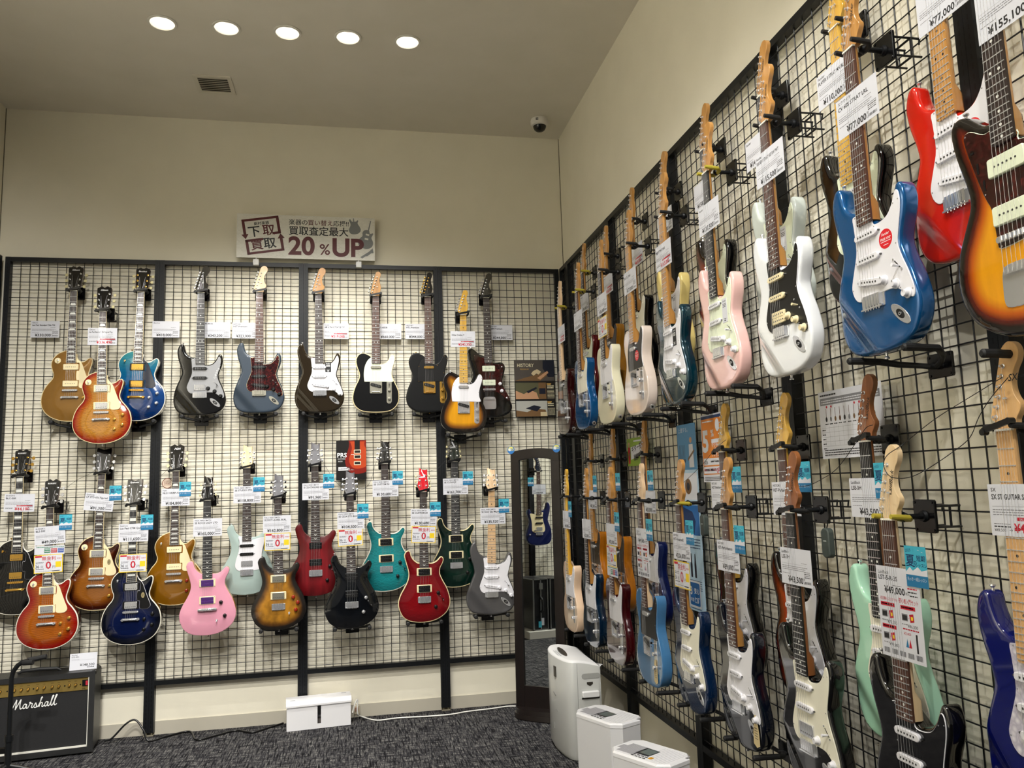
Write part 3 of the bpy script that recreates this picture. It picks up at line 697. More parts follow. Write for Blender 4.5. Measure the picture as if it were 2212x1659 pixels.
    if t == 'S':
        add('bridge', quick(('trem',), 'bridge', [metal, metal], g_trem))
        knobs([(50, 30), (90, 11), (126, -20)] if 'twoknob' not in opts else [(52, 22), (120, -22)], zt)
        if 'pacifica' not in opts: add('pickup_switch', quick(('sw',), 'pickup_switch', [knob, dark, metal], lambda b: g_switch(b, (90, 66), (108, 46), 0)))
        if jack:
            def jf(b):
                b.prism(circ(40, 20, 92, -61, 14.5, -.72), 0, 1.8, 0, bev=1); b.prism(circ(17, 14, 92, -61, 9, -.72), 1.8, 2.0, 1); b.cyl((92, -61, 1.8), (92, -61, 4.5), 4.2, n=8, mi=0); b.cyl((92, -61, 4.5), (92, -61, 4.7), 2.4, n=8, mi=1)
            add('output_jack', quick(('jk',), 'output_jack', [metal, dark], jf))
    if t == 'T':
        def bf(b):
            b.prism(rrect(79, 88, 3, 0, 33), 0, 1.8, 0); b.box(-39.5, -11, 1.8, -37.5, 60, 8, 0); b.box(37.5, -11, 1.8, 39.5, 60, 8, 0); b.box(-39.5, -11, 1.8, 39.5, -9, 8, 0)
            for x in (-17, 0, 17): b.cyl((x-8, 0, 6.5), (x+8, 0, 6.5), 3.3, n=8, mi=0); b.cyl((x, -9, 5), (x, 0, 5), 1.4, n=6, mi=0)
        br = add('bridge', quick(('tbr',), 'bridge', [metal], bf))
        pu2 = link('pickup', quick(('tb',), 'pickup', [BLKP, pole], lambda b: g_single(b, 0, 42, -.26, w=72, h=20, zt=7)), br)
        if 'nopanel' not in opts:
            def cf(b): b.prism(rrect(34, 158, 16, 87, 0), 0, 1.6, 0, bev=.6); b.prism(rrect(3, 34, 1, 87, 46), 1.6, 1.8, 1)
            cp = add('control_plate', quick(('tcp',), 'control_plate', [metal, dark], cf))
            link('pickup_switch', quick(('tsw',), 'pickup_switch', [BLKP, metal], lambda b: (b.tube([(87, 52, 2), (87, 54, 12), (87, 56, 18)], [1.6, 1.6, 1.6], n=6, mi=1), b.tube([(87, 55, 15), (87, 57, 22)], [4.5, 5], n=8, mi=0))), cp)
            for y in (10, -46):
                o = link('knob', quick(('knobt',), 'knob', [metal], lambda b: b.lathe([(9.2, 0), (9.2, 13), (8.2, 15), (0, 15.5)], n=18)), cp); hw_place(o, 87, y, 1.6)
            add('output_jack', quick(('tjk', ), 'output_jack', [metal, dark], lambda b: (b.cyl((130, -112, -23), (134, -115, -23), 11, n=16), b.cyl((133, -114.6, -23), (134.6, -115.6, -23), 5, n=10, mi=1)))) if 'jackplate' not in opts else add('output_jack', quick(('tjkp',), 'output_jack', [metal, dark], lambda b: (b.box(-2, -17, -39, 2, 17, -7, 0, rot=Matrix.Rotation(-.72, 3, 'Z')), b.cyl((0, 0, -23), (3, 0, -23), 6, n=10, mi=1))))
            if 'jackplate' in opts: e.children[-1].location = (.1325, -.106, 0)
    if t == 'L':
        z2 = A
        add('bridge', quick(('tom',), 'bridge', [metal], lambda b: (b.prism(rrect(88, 12, 5, 0, 0), z2+4, z2+11, 0, bev=1.5), [b.box(-26+10.4*i-3, -5, z2+11, -26+10.4*i+3, 5, z2+14) for i in range(6)], [b.cyl((x, 0, z2-2), (x, 0, z2+6), 6, n=10) for x in (-37, 37)])))
        add('tailpiece', quick(('stop',), 'tailpiece', [metal], lambda b: (b.tube([(-50, -46, z2+8), (-44, -43, z2+9), (0, -43, z2+9), (44, -43, z2+9), (50, -46, z2+8)], [5, 7.5, 7.5, 7.5, 5], n=10), [b.cyl((x, -44, z2-2), (x, -44, z2+17), 6.5, n=10) for x in (-42, 42)])))
        knobs([(121, -18), (76, -45), (119, -80), (75, -105)], z2-5)
        if 'noswitch' not in opts:
            def sf(b):
                if 'noring' not in opts: b.prism(circ(18, 22, -77, 187), z2-4, z2-1.2, 1, bev=.6)
                b.lathe([(6, 0), (6, 3), (3, 4)], (-77, 187, z2-1.5), n=10, mi=2); b.tube([(-77, 187, z2+2), (-75, 182, z2+12), (-74.5, 180.5, z2+16)], [1.6, 2.6, 3.6], n=8, mi=0)
            add('pickup_switch', quick(('lsw', 'noring' in opts), 'pickup_switch', [button or IVORY, CREAM, metal], sf))
    if t == 'P':
        if tremolo: o = add('bridge', quick(('trem',), 'bridge', [metal, metal], g_trem)); o.location.z = .0085; o.scale = (.92, 1.05, 1)
        else: add('bridge', quick(('wrap',), 'bridge', [metal], lambda b: (b.tube([(-52, -3, 17), (-46, 0, 18), (0, 0, 18), (46, 0, 18), (52, -3, 17)], [6, 9, 9, 9, 6], n=10), [b.cyl((x, 0, 6), (x, 0, 24), 6.5, n=10) for x in (-43, 43)], [b.box(-26+10.4*i-3.5, -6, 26, -26+10.4*i+3.5, 6, 28) for i in range(6)])))
        if 'dgt' in opts: knobs([(86, 38), (112, 5), (100, -37)], 7); tg = (62, -52)
        elif 'silver' in opts: tg = None
        else: knobs([(76, 36), (97, -42)] if 'rock' in opts else [(84, 24), (68, -58)], 7); tg = (52, -66) if 'rock' in opts else None
        if tg: add('pickup_switch', quick(('ptg', tg), 'pickup_switch', [metal, WHTP], lambda b: (b.lathe([(6, 6), (6, 10), (3, 11)], (tg[0], tg[1], 0), n=10), b.tube([(tg[0], tg[1], 10), (tg[0], tg[1]-3, 22), (tg[0], tg[1]-4, 27)], [1.6, 2.6, 3.6], n=8, mi=1))))
        elif 'silver' not in opts: add('pickup_switch', quick(('pbl',), 'pickup_switch', [BLKP, dark, metal], lambda b: g_switch(b, (100, 0), (112, -16), 0))).__setattr__('location', (0, 0, .006))
    if t == 'J':
        add('bridge', quick(('jbr',), 'bridge', [metal], lambda b: (b.prism(rrect(88, 14, 6, 0, 0), 2, 8, 0, bev=1), [b.cyl((-26+10.4*i, -5, 10), (-26+10.4*i, 5, 10), 3, n=6) for i in range(6)])))
        add('tailpiece', quick(('jtp',), 'tailpiece', [metal], lambda b: (b.prism(catmull([(-28, -52), (28, -52), (42, -64), (45, -95), (44, -126), (30, -137), (-30, -137), (-44, -126), (-45, -95), (-42, -64)], 3), 0, 2, 0, bev=1), b.box(-32, -72, 2, 32, -64, 9))))
        knobs([(78, 38), (88, -12)], zt)
        add('output_jack', quick(('jjk',), 'output_jack', [metal], lambda b: b.lathe([(7, 0), (7, 3), (4, 4), (3, 4)], (122, -62, 2.4), n=12)))
        add('pickup_switch', quick(('jsw',), 'pickup_switch', [metal, WHTP], lambda b: (b.cyl((92, 158, 2), (92, 158, 7), 5, n=10), b.tube([(92, 158, 7), (92, 156, 18)], [2, 3.4], n=8, mi=1))))
        if 'roller' in opts:
            add('slide_switch', quick(('jrc',), 'slide_switch', [BLKP], lambda b: b.box(-88, 196, 2, -80, 200, 4)))
            for q in ((-76, 150), (-64, 110)): add('roller_knob', quick(('jrk', q), 'roller_knob', [BLKP], lambda b: b.box(q[0], q[1], 2, q[0]+5, q[1]+22, 3.2)))
    return e
# ------------------------------------------------------------------ guitar finishes
def plain(name, col, rough=.12, coat=1., metal=0.): return M(name, col, rough, metal, coat)
F_GOLD = plain('gold_top_lacquer', '#8a6226', .3, .8, .35); F_GOLD2 = plain('bright_gold_lacquer', '#8a5a0c', .2, 1., .3)
F_CHERRY = finish('cherry_burst', [(.0, '#760c07'), (.2, '#8c1a0a'), (.48, '#a8541a'), (.85, '#b27a2a')], .6, 42)
F_CHERRY2 = finish('cherry_amber_burst', [(.0, '#740905'), (.28, '#861207'), (.6, '#8c340c'), (.95, '#985012')], .35, 30)
F_BLUE = None
F_BLK = plain('black_lacquer', '#050506', .1); F_MATBLK = M('satin_black', '#08090a', .4, 0, 0., .25); F_SLATE = worn('slate_blue_lacquer', '#2c3845', .35, .3, 8., .62); F_WORN = worn('worn_black_lacquer', '#050506', .2, .6, 7., .6); F_BROWN = plain('dark_brown_metallic', '#241b0d', .12, 1., .2)
F_2TS = finish('two_tone_sunburst', [(.0, '#080505'), (.3, '#130a05'), (.55, '#7a480a'), (.95, '#d2920f')], 0, grain=(40, 4, 40), grainy=.15)
F_3TS = finish('three_tone_sunburst', [(.0, '#070404'), (.26, '#0c0504'), (.42, '#5c1206'), (.62, '#b9560a'), (.95, '#e29a12')], 0, grain=(40, 4, 40), grainy=.12)
F_3TSR = finish('red_brown_sunburst', [(.0, '#070404'), (.2, '#0c0504'), (.42, '#5a1604'), (.8, '#a23c0a')], 0)
F_TOB = finish('tobacco_burst', [(.0, '#200704'), (.3, '#360d05'), (.6, '#66320b'), (.95, '#885016')], .25, 34)
F_NAVY = finish('deep_navy_quilt', [(.0, '#020309'), (.4, '#040818'), (.9, '#081338')], .3, 26)
F_PINK = plain('pink_lacquer', '#d894a8', .15, 1.); F_SEAF = plain('pale_seafoam_lacquer', '#a2b4af', .2, .9)
F_BURL = finish('burl_burst', [(.0, '#15120f'), (.25, '#1e1712'), (.5, '#6b4312'), (.8, '#a5711f')], 0, rough=.3, coat=.4, grain=(28, 22, 28), grainy=.5)
F_REDS = finish('satin_cherry', [(.0, '#560a0f'), (1., '#741018')], 0, rough=.32, coat=.25, grain=(50, 3, 50), grainy=.45)
F_CHAR = finish('charcoal_ash', [(.0, '#05070a'), (1., '#0a0d12')], .2, 60, grain=(70, 9, 70), grainy=.5)
F_TURQ = finish('turquoise_flame', [(.0, '#186a6e'), (.3, '#1a7a7e'), (1., '#1f888c')], .6, 40)
F_RUBY = finish('ruby_flame', [(.0, '#5a060c'), (.4, '#700a12'), (1., '#7c0d14')], .35, 40)
F_GREEN = finish('dark_green_quilt', [(.0, '#062019'), (1., '#08291f')], .3, 60, grain=(80, 60, 80), grainy=.5)
F_GREY = plain('tungsten_grey_lacquer', '#4b4a4b', .2, .9)
F_LPB = plain('lake_blue_metallic', '#0a5590', .16, 1., .4); F_CREAMW = plain('cream_lacquer', '#e2ddc0', .14); F_TEAL = plain('dark_teal_metallic', '#04313f', .14, 1., .4)
F_SHELL = plain('shell_pink_lacquer', '#e3b8b2', .14); F_WHITE = plain('white_lacquer', '#e6e8ea', .12); F_SONIC = plain('pale_grey_green_lacquer', '#c3cbc4', .14); F_YEL = plain('pale_yellow_lacquer', '#dcc67c', .14)
F_RED = plain('fiesta_red_lacquer', '#c01f12', .13); F_CAND = plain('candy_dark_red', '#4e060b', .12, 1., .2); F_WINE = plain('wine_brown_lacquer', '#2a0808', .12)
F_BUTTER = finish('butterscotch', [(.0, '#8a5a10'), (1., '#a86f18')], 0, grain=(50, 4, 50), grainy=.25); F_NAT = finish('amber_natural', [(.0, '#b26a12'), (1., '#bd7a1c')], 0, grain=(50, 4, 50), grainy=.3)
F_BLONDE = finish('white_blonde', [(.0, '#dccdc3'), (1., '#e2d5cb')], 0, grain=(40, 3, 40), grainy=.06); F_NATW = finish('pale_natural', [(.0, '#dcbfa2'), (1., '#e2c9b0')], 0, grain=(40, 3, 40), grainy=.06)
F_DTEAL = plain('deep_ocean_metallic', '#04223a', .13, 1., .4); F_DRED = plain('deep_red_metallic', '#3c060b', .13, 1., .2); F_STEELB = plain('steel_blue_lacquer', '#4377a6', .16)
F_DBLUE = plain('midnight_blue_metallic', '#0b2547', .13, 1., .3); F_INK = plain('ink_navy_metallic', '#050a18', .1, 1., .2); F_SURF = plain('surf_green_lacquer', '#a6d6bb', .15); F_COBALT = plain('cobalt_blue_lacquer', '#06105a', .1); F_MBLUE = plain('metallic_blue_lacquer', '#101c50', .25, .7, .3)
F_PURPLE = plain('purple_bobbin', '#4a1f6b', .3); NATSIDE = plain('natural_maple_side', '#c88a45', .2); MAHS = plain('mahogany_side', '#3a130c', .2); DKS = plain('dark_side', '#120808', .2); BRNS = plain('brown_side', '#4a2f18', .25)
def ocean():
    m, nt, b, N, L = nodes('ocean_fade_flame', .12, 1.)
    tc = N('ShaderNodeTexCoord'); sp = N('ShaderNodeSeparateXYZ'); L(tc.outputs['Object'], sp.inputs[0])
    mr = N('ShaderNodeMapRange'); mr.inputs['From Min'].default_value = -.17; mr.inputs['From Max'].default_value = .25; L(sp.outputs['Y'], mr.inputs['Value'])
    r = ramp(nt, [(.0, '#04204c'), (.4, '#083c78'), (.7, '#0d6088'), (1., '#3d8a8c')]); L(mr.outputs[0], r.inputs[0])
    w = N('ShaderNodeTexWave'); w.bands_direction = 'Y'; w.inputs['Scale'].default_value = 40; w.inputs['Distortion'].default_value = 7; w.inputs['Detail'].default_value = 3; w.inputs['Detail Scale'].default_value = .35
    L(tc.outputs['Object'], w.inputs['Vector']); mx = N('ShaderNodeMixRGB'); mx.blend_type = 'MULTIPLY'; mx.inputs[0].default_value = .5
    rr = ramp(nt, [(.2, (.4, .4, .4, 1)), (.75, (1.1, 1.1, 1.1, 1))]); L(w.outputs['Fac'], rr.inputs[0]); L(r.outputs[0], mx.inputs[1]); L(rr.outputs[0], mx.inputs[2]); L(mx.outputs[0], b.inputs['Base Color'])
    return m
F_BLUE = ocean(); TORT = tortoise(); PRL = pearl()
SILVER = M('silver_grey_plastic', '#8f9092', .35); WHITEBIND = M('white_binding', '#ddd8c8', .4); CREAMBIND = M('cream_binding', '#d8c79a', .4)
INKBLK = M('ink_black', '#141414', .6); INKGOLD = M('logo_gold', '#b08a3a', .4, .5); INKWHITE = M('ink_white', '#e8e8e8', .5)

U, LO = 'guitars in the upper row of the back wall', 'guitars in the lower row of the back wall'
RU, RL = 'guitars in the upper row of the right wall', 'guitars in the lower row of the right wall'
# key: (wall, type, nut px, end px or None, offset of the face from the rack, short name, label, group, options)
LP = dict(neck=MAHOG, board=DROSE, inlay='trap', face=BLKHEAD, hside=DARKM, bk='tulip', boardbind=CREAMBIND, kk='bell')
FR = dict(logo=('Fender', 15, 72, 16, 1.3, INKBLK))
G = {}
def g(k, wall, t, n, e, h, short, label, grp, **o): G[k] = (wall, t, n, e, h, short, label, grp, o)
g('u1', 'B', 'L', (160.8, 629.9), (150.1, 911), .085, 'the far-left gold guitar', 'gold single-cutaway guitar with cream soapbar pickups, far left of upper row', U, top=F_GOLD, side=BRNS, bind=CREAMBIND, pk='p90', pm=CREAM, guard=CREAM, knob=GOLD, button=IVORY, metal=CHROME, logo=('Gibson', -22, 138, 15, 0., INKWHITE), **LP)
g('u2', 'B', 'L', (223.5, 674.2), (219.2, 959), .20, 'the big cherry sunburst guitar', 'cherry sunburst flame-top single-cutaway guitar hanging in front of the gold one', U, top=F_CHERRY, side=MAHS, bind=CREAMBIND, pk='hh', pm=CHROME, guard=CREAM, knob=GOLD, button=IVORY, logo=('Gibson', -22, 138, 15, 0., INKWHITE), **LP)
g('u3', 'B', 'L', (305.8, 632.4), (292.9, 909.6), .085, 'the teal-to-blue flame guitar', 'blue to teal fade flame-top single-cutaway guitar with gold hardware', U, top=F_BLUE, side=DKS, bind=WHITEBIND, pk='hh', pm=GOLD, ring=BLKP, guard=M('dark_blue_marble', '#10182e', .15, 0, 1.), knob=CHROME, button=IVORY, metal=GOLD, opts='noring', logo=('Bacchus', -26, 138, 15, 0., INKWHITE), **LP)
g('u4', 'B', 'S', (434.9, 633.2), (430.6, 897), .085, 'the black guitar with grey pickguard', 'black double-cutaway guitar with silver grey pickguard signed in white', U, top=F_BLK, neck=DARKM, board=EBON, face=BLKHEAD, guard=SILVER, pk='hss', pm=BLKP, knob=BLKP, opts='chromehum')
g('u5', 'B', 'S', (561, 632.4), (559.2, 891.9), .085, 'the slate blue guitar', 'worn slate blue guitar with red tortoiseshell pickguard', U, top=F_SLATE, neck=PALE, board=ROSE, guard=TORT, gedge=CREAM, pm=BLKP, knob=BLKP, metal=NICKEL)
g('u6', 'B', 'S', (687.6, 635.7), (691.4, 891.1), .085, 'the dark brown guitar', 'dark brown metallic guitar with white pickguard and black hang tag', U, top=F_BROWN, neck=AMBER, board=DROSE, guard=WHTP, knob=WHTP)
g('u7', 'B', 'T', (811.6, 640.5), (812.2, 891.4), .085, 'the black and cream guitar', 'worn black guitar with cream binding and aged cream pickguard', U, top=F_WORN, bind=CREAMBIND, neck=AMBER, board=ROSE, guard=MINT, pk='tele', pm=NICKEL, metal=NICKEL)
g('u8', 'B', 'T', (923.5, 642), (928.6, 890.6), .085, 'the all-black guitar with gold bridge', 'satin black guitar with black pickguard and gold bridge', U, top=F_MATBLK, neck=DARKM, board=ROSE, face=BLKHEAD, guard=BLKP, pk='tele', pm=GOLD, metal=GOLD)
g('u9', 'B', 'T', (1000, 681), (1002, 935), .20, 'the yellow sunburst guitar', 'yellow and black sunburst guitar with white pickguard and maple neck', U, top=F_2TS, side=F_BLK, neck=YELLOWM, board=YELLOWM, ink=BLKP, guard=WHTP, pk='tele', pm=CHROME)
g('u10', 'B', 'J', (1049.6, 644.3), (1059.2, 902), .085, 'the black offset guitar', 'black offset-body guitar with red tortoiseshell pickguard and two wide white pickups', U, top=F_BLK, neck=DARKM, board=DROSE, face=BLKHEAD, guard=TORT, gedge=BLKP, pk='jm', pm=MINT, knob=WHTP)
g('l1', 'B', 'L', (44.8, 1030.3), (32.4, 1329), .085, 'the black guitar with gold pickups', 'black single-cutaway guitar with gold pickups, at the left edge', LO, top=F_BLK, bind=WHITEBIND, pk='hh', pm=GOLD, ring=BLKP, guard=BLKP, gedge=WHTP, knob=BLKP, button=GOLD, metal=GOLD, opts='noring', logo=("BUSKER'S", -26, 140, 11, 0., INKWHITE), **{**LP, 'inlay': 'block', 'board': EBON})
g('l2', 'B', 'L', (110, 1097), (99.8, 1403.8), .20, 'the cherry guitar above the amplifier', 'cherry and amber burst single-cutaway guitar hanging just above the amplifier', LO, top=F_CHERRY2, side=MAHS, bind=WHITEBIND, pk='hh', pm=CHROME, guard=CREAM, knob=GOLD, button=CHROME, logo=("BUSKER'S", -26, 140, 11, 0., INKWHITE), **LP)
g('l3', 'B', 'L', (221.3, 1023.9), (206, 1319.6), .085, 'the tobacco sunburst guitar', 'tobacco brown sunburst single-cutaway guitar with cream pickguard', LO, top=F_TOB, side=DKS, bind=CREAMBIND, pk='hh', pm=CHROME, guard=CREAM, knob=GOLD, button=CHROME, head='B', **LP)
g('l4', 'B', 'L', (289.3, 1091.9), (281.5, 1393.6), .20, 'the dark navy guitar', 'dark navy single-cutaway guitar with white binding and black pickguard', LO, top=F_NAVY, side=F_BLK, bind=WHITEBIND, pk='hh', pm=CHROME, ring=BLKP, guard=BLKP, gedge=WHTP, knob=BLKP, button=CHROME, opts='noring', head='B', logo=('Epiphone', -27, 134, 13, 0., INKWHITE), **{**LP, 'inlay': 'block', 'board': EBON})
g('l5', 'B', 'L', (380.8, 1018.1), (375, 1308.2), .085, 'the glossy gold guitar', 'glossy gold single-cutaway guitar with cream soapbar pickups, lower row', LO, top=F_GOLD2, side=BRNS, bind=CREAMBIND, pk='p90', pm=CREAM, guard=CREAM, knob=REDPL, button=IVORY, opts='noring', logo=('FGN', -16, 134, 18, 0., INKWHITE), **LP)
PR = dict(neck=MAHOG, board=DROSE, inlay='bird', kk='bell', knob=BLKP)
g('l6', 'B', 'P', (448.2, 1081.8), (448.8, 1372.7), .215, 'the pink guitar', 'pink double-cutaway guitar with purple pickups and natural wood edge', LO, top=F_PINK, side=NATSIDE, face=BLKHEAD, hside=DARKM, pk='hhopen', pm=F_PURPLE, ring=CREAM, button=IVORY, tremolo=False, opts='rock', **{**PR, 'board': EBON})
g('l7', 'B', 'P', (533.6, 1011.8), (533.6, 1285.3), .10, 'the pale seafoam guitar', 'pale seafoam guitar with white pickguard and natural headstock', LO, top=F_SEAF, face=wood('pale_headstock', '#d9bd85', '#e6cfa0', .4), hside=MAPLE, guard=WHTP, pk='nss', pm=BLKP, opts='studio silver', **{**PR, 'neck': MAHOG})
g('l8', 'B', 'P', (600.8, 1076), (602.2, 1361.1), .205, 'the brown burl guitar', 'brown burl sunburst guitar with red amber knobs and black rim', LO, top=F_BURL, side=F_MATBLK, face=GREYHEAD, hside=DARKM, pk='hh', pm=NICKEL, button=BLKP, opts='dgt', **{**PR, 'knob': REDPL, 'kk': 'lamp'})
g('l9', 'B', 'P', (680.3, 1007.1), (682.7, 1287.9), .10, 'the matte dark red guitar', 'matte dark red guitar with black open pickups and grey headstock', LO, top=F_REDS, face=GREYHEAD, hside=DARKM, pk='hhdirect', pm=BLKP, opts='', **PR)
g('l10', 'B', 'P', (756, 1070.2), (761, 1357.6), .215, 'the charcoal black guitar', 'charcoal black grained guitar with grey headstock', LO, top=F_CHAR, side=F_BLK, face=GREYHEAD, hside=DARKM, pk='hhdirect', pm=BLKP, **{**PR, 'neck': MAPLE, 'knob': CHROME})
g('l11', 'B', 'P', (830.7, 1002.2), (835.6, 1278.6), .10, 'the turquoise guitar', 'turquoise flame-top guitar with cream-framed pickups', LO, top=F_TURQ, side=DKS, bind=WHITEBIND, face=BLKHEAD, hside=DARKM, pk='hhopen', pm=BLKP, ring=CREAM, **PR)
g('l12', 'B', 'P', (913.8, 1063), (917.5, 1345.2), .205, 'the ruby red guitar', 'ruby red flame-top guitar with red headstock', LO, top=F_RUBY, side=MAHS, bind=CREAMBIND, face=REDHEAD, hside=DARKM, pk='hhopen', pm=BLKP, ring=CREAM, button=IVORY, **PR)
g('l13', 'B', 'P', (980.9, 997.9), (987, 1269.4), .10, 'the dark green guitar', 'dark green figured guitar with cream binding and bare wood cutaway', LO, top=F_GREEN, side=DKS, bind=CREAMBIND, face=M('dark_green_headstock', '#0c1c16', .2, 0, 1.), hside=DARKM, pk='hhopen', pm=BLKP, ring=CREAM, button=IVORY, **{**PR, 'board': EBON})
g('l14', 'B', 'S', (1061.2, 1060), (1062.5, 1328.3), .18, 'the grey guitar beside the mirror', 'grey guitar with white pickguard and pale neck, beside the standing mirror', LO, top=F_GREY, neck=PALE, board=wood('pale_board', '#c7a070', '#d8b488', .4), ink=BLKP, head='P', face=PALE, guard=WHTP, button=WHTP)
# right wall: the end is straight below the nut when no end pixel is given
HU, HD, HB = .175, .18, .078
g('a1', 'R', 'T', (1208.8, 666.5), None, HU, 'the corner wine-brown guitar', 'wine brown guitar with pale neck hanging in the corner, upper row', RU, top=F_WINE, neck=PALE, board=PALE, ink=BLKP, guard=M('clear_black_guard', '#1a1416', .1, 0, 1.), pk='tele', pm=CHROME)
g('a2', 'R', 'S', (1259.5, 591), None, HB, 'the dark red guitar', 'dark red guitar with white pickguard mostly hidden behind the metallic blue one', RU, top=F_CAND, neck=AMBER, board=DROSE, guard=MINT)
g('a3', 'R', 'T', (1247.8, 631.8), None, HU, 'the blue slab guitar with white pickguard', 'metallic blue slab guitar with off-white pickguard, upper row near the corner', RU, top=F_LPB, neck=AMBER, board=ROSE, guard=AGED, pk='tele', pm=CHROME)
g('a4', 'R', 'T', (1308, 555), None, HB, 'the upper butterscotch guitar', 'butterscotch guitar mostly hidden behind the cream slab guitar', RU, top=F_BUTTER, neck=AMBER, board=AMBER, ink=BLKP, guard=BLKP, pk='tele', pm=CHROME)
g('a5', 'R', 'T', (1297.6, 589.3), None, HU, 'the cream slab guitar', 'cream white slab guitar with white pickguard and dark fretboard', RU, top=F_CREAMW, neck=AMBER, board=DROSE, guard=WHTP, pk='tele', pm=CHROME)
g('a6', 'R', 'T', (1364, 480), None, HB, 'the hidden black guitar', 'black guitar with white pickguard half hidden behind the white-blonde slab guitar', RU, top=F_BLK, neck=AMBER, board=DROSE, guard=AGED, pk='tele', pm=CHROME)
g('a7', 'R', 'T', (1357.7, 533.5), None, HU, 'the white-blonde slab guitar', 'white-blonde slab guitar with black pickguard and round red sticker', RU, top=F_BLONDE, neck=AMBER, board=AMBER, ink=BLKP, guard=BLKP, gedge=WHTP, pk='tele', pm=CHROME)
g('a8', 'R', 'S', (1432, 416), None, HB, 'the pale yellow guitar', 'pale yellow guitar with white pickguard behind the dark teal one', RU, top=F_YEL, neck=AMBER, board=AMBER, ink=BLKP, guard=WHTP)
g('a9', 'R', 'S', (1431, 468), None, HU, 'the dark teal guitar', 'dark teal metallic guitar with white pickguard and amber maple neck', RU, top=F_TEAL, neck=AMBER, board=AMBER, ink=BLKP, guard=WHTP, **FR)
g('a10', 'R', 'S', (1521, 325), None, HB, 'the black sunburst guitar', 'black-edged sunburst guitar with pale pickguard behind the shell pink one', RU, top=F_3TSR, side=F_BLK, neck=AMBER, board=EBON, guard=MINT)
g('a11', 'R', 'S', (1527.6, 374), None, HU, 'the shell pink guitar', 'shell pink guitar with mint green pickguard', RU, top=F_SHELL, neck=AMBER, board=EBON, guard=MINT, knob=WHTP, **FR)
g('a12', 'R', 'S', (1648, 207), None, HB, 'the pale grey-green guitar', 'pale grey-green guitar mostly hidden behind the white one', RU, top=F_SONIC, neck=AMBER, board=EBON, guard=MINT, **FR)
g('a13', 'R', 'S', (1654, 267.7), None, HU, 'the white guitar', 'white guitar with black pickguard and cream pickups', RU, top=F_WHITE, neck=AMBER, board=ROSE, guard=BLKP, gedge=WHTP, pk='hss', pm=CREAM, knob=CREAM, **FR)
g('a14', 'R', 'S', (1806, 62), None, HB, 'the black guitar behind the blue one', 'black guitar with white pickguard and maple neck behind the large blue one', RU, top=F_BLK, neck=YELLOWM, board=YELLOWM, ink=BLKP, guard=MINT)
g('a15', 'R', 'S', (1838.7, 108.9), None, HU, 'the large blue guitar', 'large metallic blue guitar with white pickguard and round red sticker', RU, top=F_LPB, neck=AMBER, board=ROSE, guard=WHTP, logo=('Squier', 15, 68, 17, 1.3, INKBLK))
g('a16', 'R', 'S', None, (2082, 552), .09, 'the red guitar', 'bright red guitar with white pickguard and amber maple neck', RU, top=F_RED, neck=AMBER, board=AMBER, ink=BLKP, guard=WHTP)
g('a17', 'R', 'J', None, (2222, 722), HU, 'the large sunburst offset guitar', 'large sunburst offset guitar with tortoiseshell pickguard cut by the right edge', RU, top=F_3TS, side=F_BLK, neck=AMBER, board=DROSE, guard=TORT, gedge=MINT, pk='jm', pm=MINT, knob=WHTP, opts='roller')
g('d1', 'R', 'T', (1222.6, 1075), None, HD, 'the pale natural guitar', 'pale natural wood slab guitar with white pickguard in the corner, lower row', RL, top=F_NATW, neck=YELLOWM, board=YELLOWM, ink=BLKP, guard=WHTP, pk='tele', pm=CHROME, opts='jackplate')
g('d2', 'R', 'T', (1275, 999), None, HB, 'the first amber guitar', 'amber natural guitar with black pickguard behind the dark ocean blue one', RL, top=F_NAT, neck=AMBER, board=AMBER, ink=BLKP, guard=BLKP, pk='tele', pm=CHROME, opts='jackplate')
g('d3', 'R', 'T', (1265.5, 1079), None, HD, 'the dark ocean blue slab guitar', 'dark ocean blue slab guitar with white pickguard, lower row', RL, top=F_DTEAL, neck=AMBER, board=DROSE, guard=WHTP, pk='tele', pm=CHROME, opts='jackplate')
g('d4', 'R', 'T', (1323, 995), None, HB, 'the second amber guitar', 'amber natural guitar with black pickguard behind the dark red slab one', RL, top=F_NAT, neck=AMBER, board=AMBER, ink=BLKP, guard=BLKP, pk='tele', pm=CHROME, opts='jackplate')
g('d5', 'R', 'T', (1317, 1083), None, HD, 'the deep red slab guitar', 'deep red slab guitar with white pickguard, lower row', RL, top=F_DRED, neck=AMBER, board=ROSE, guard=WHTP, pk='tele', pm=CHROME, opts='jackplate')
g('d6', 'R', 'T', (1391, 986), None, HB, 'the indigo slab guitar', 'indigo slab guitar with white pickguard behind the steel blue one', RL, top=F_MBLUE, neck=AMBER, board=ROSE, guard=WHTP, pk='tele', pm=CHROME, opts='jackplate')
g('d7', 'R', 'T', (1384.9, 1084.9), None, HD, 'the steel blue slab guitar', 'steel blue slab guitar with black pickguard and pale headstock', RL, top=F_STEELB, neck=PALE, board=ROSE, guard=BLKP, pk='tele', pm=CHROME, opts='jackplate')
g('d8', 'R', 'S', (1468, 1091), None, .165, 'the midnight blue guitar with cream pickguard', 'midnight blue guitar with cream pickguard and amber neck, lower row', RL, top=F_DBLUE, neck=AMBER, board=ROSE, guard=AGED)
g('d9', 'R', 'S', (1563, 977), None, HB, 'the black guitar behind the navy one', 'black guitar with white pickguard behind the ink navy one, lower row', RL, top=F_BLK, neck=YELLOWM, board=ROSE, guard=WHTP, logo=('HISTORY', 12, 60, 12, 1.35, INKBLK))
g('d10', 'R', 'S', (1568.7, 1100.4), None, .165, 'the ink navy guitar', 'ink navy guitar with white pickguard and orange maple neck', RL, top=F_INK, neck=AMBER, board=ROSE, guard=WHTP, logo=('HISTORY', 12, 60, 12, 1.35, INKBLK))
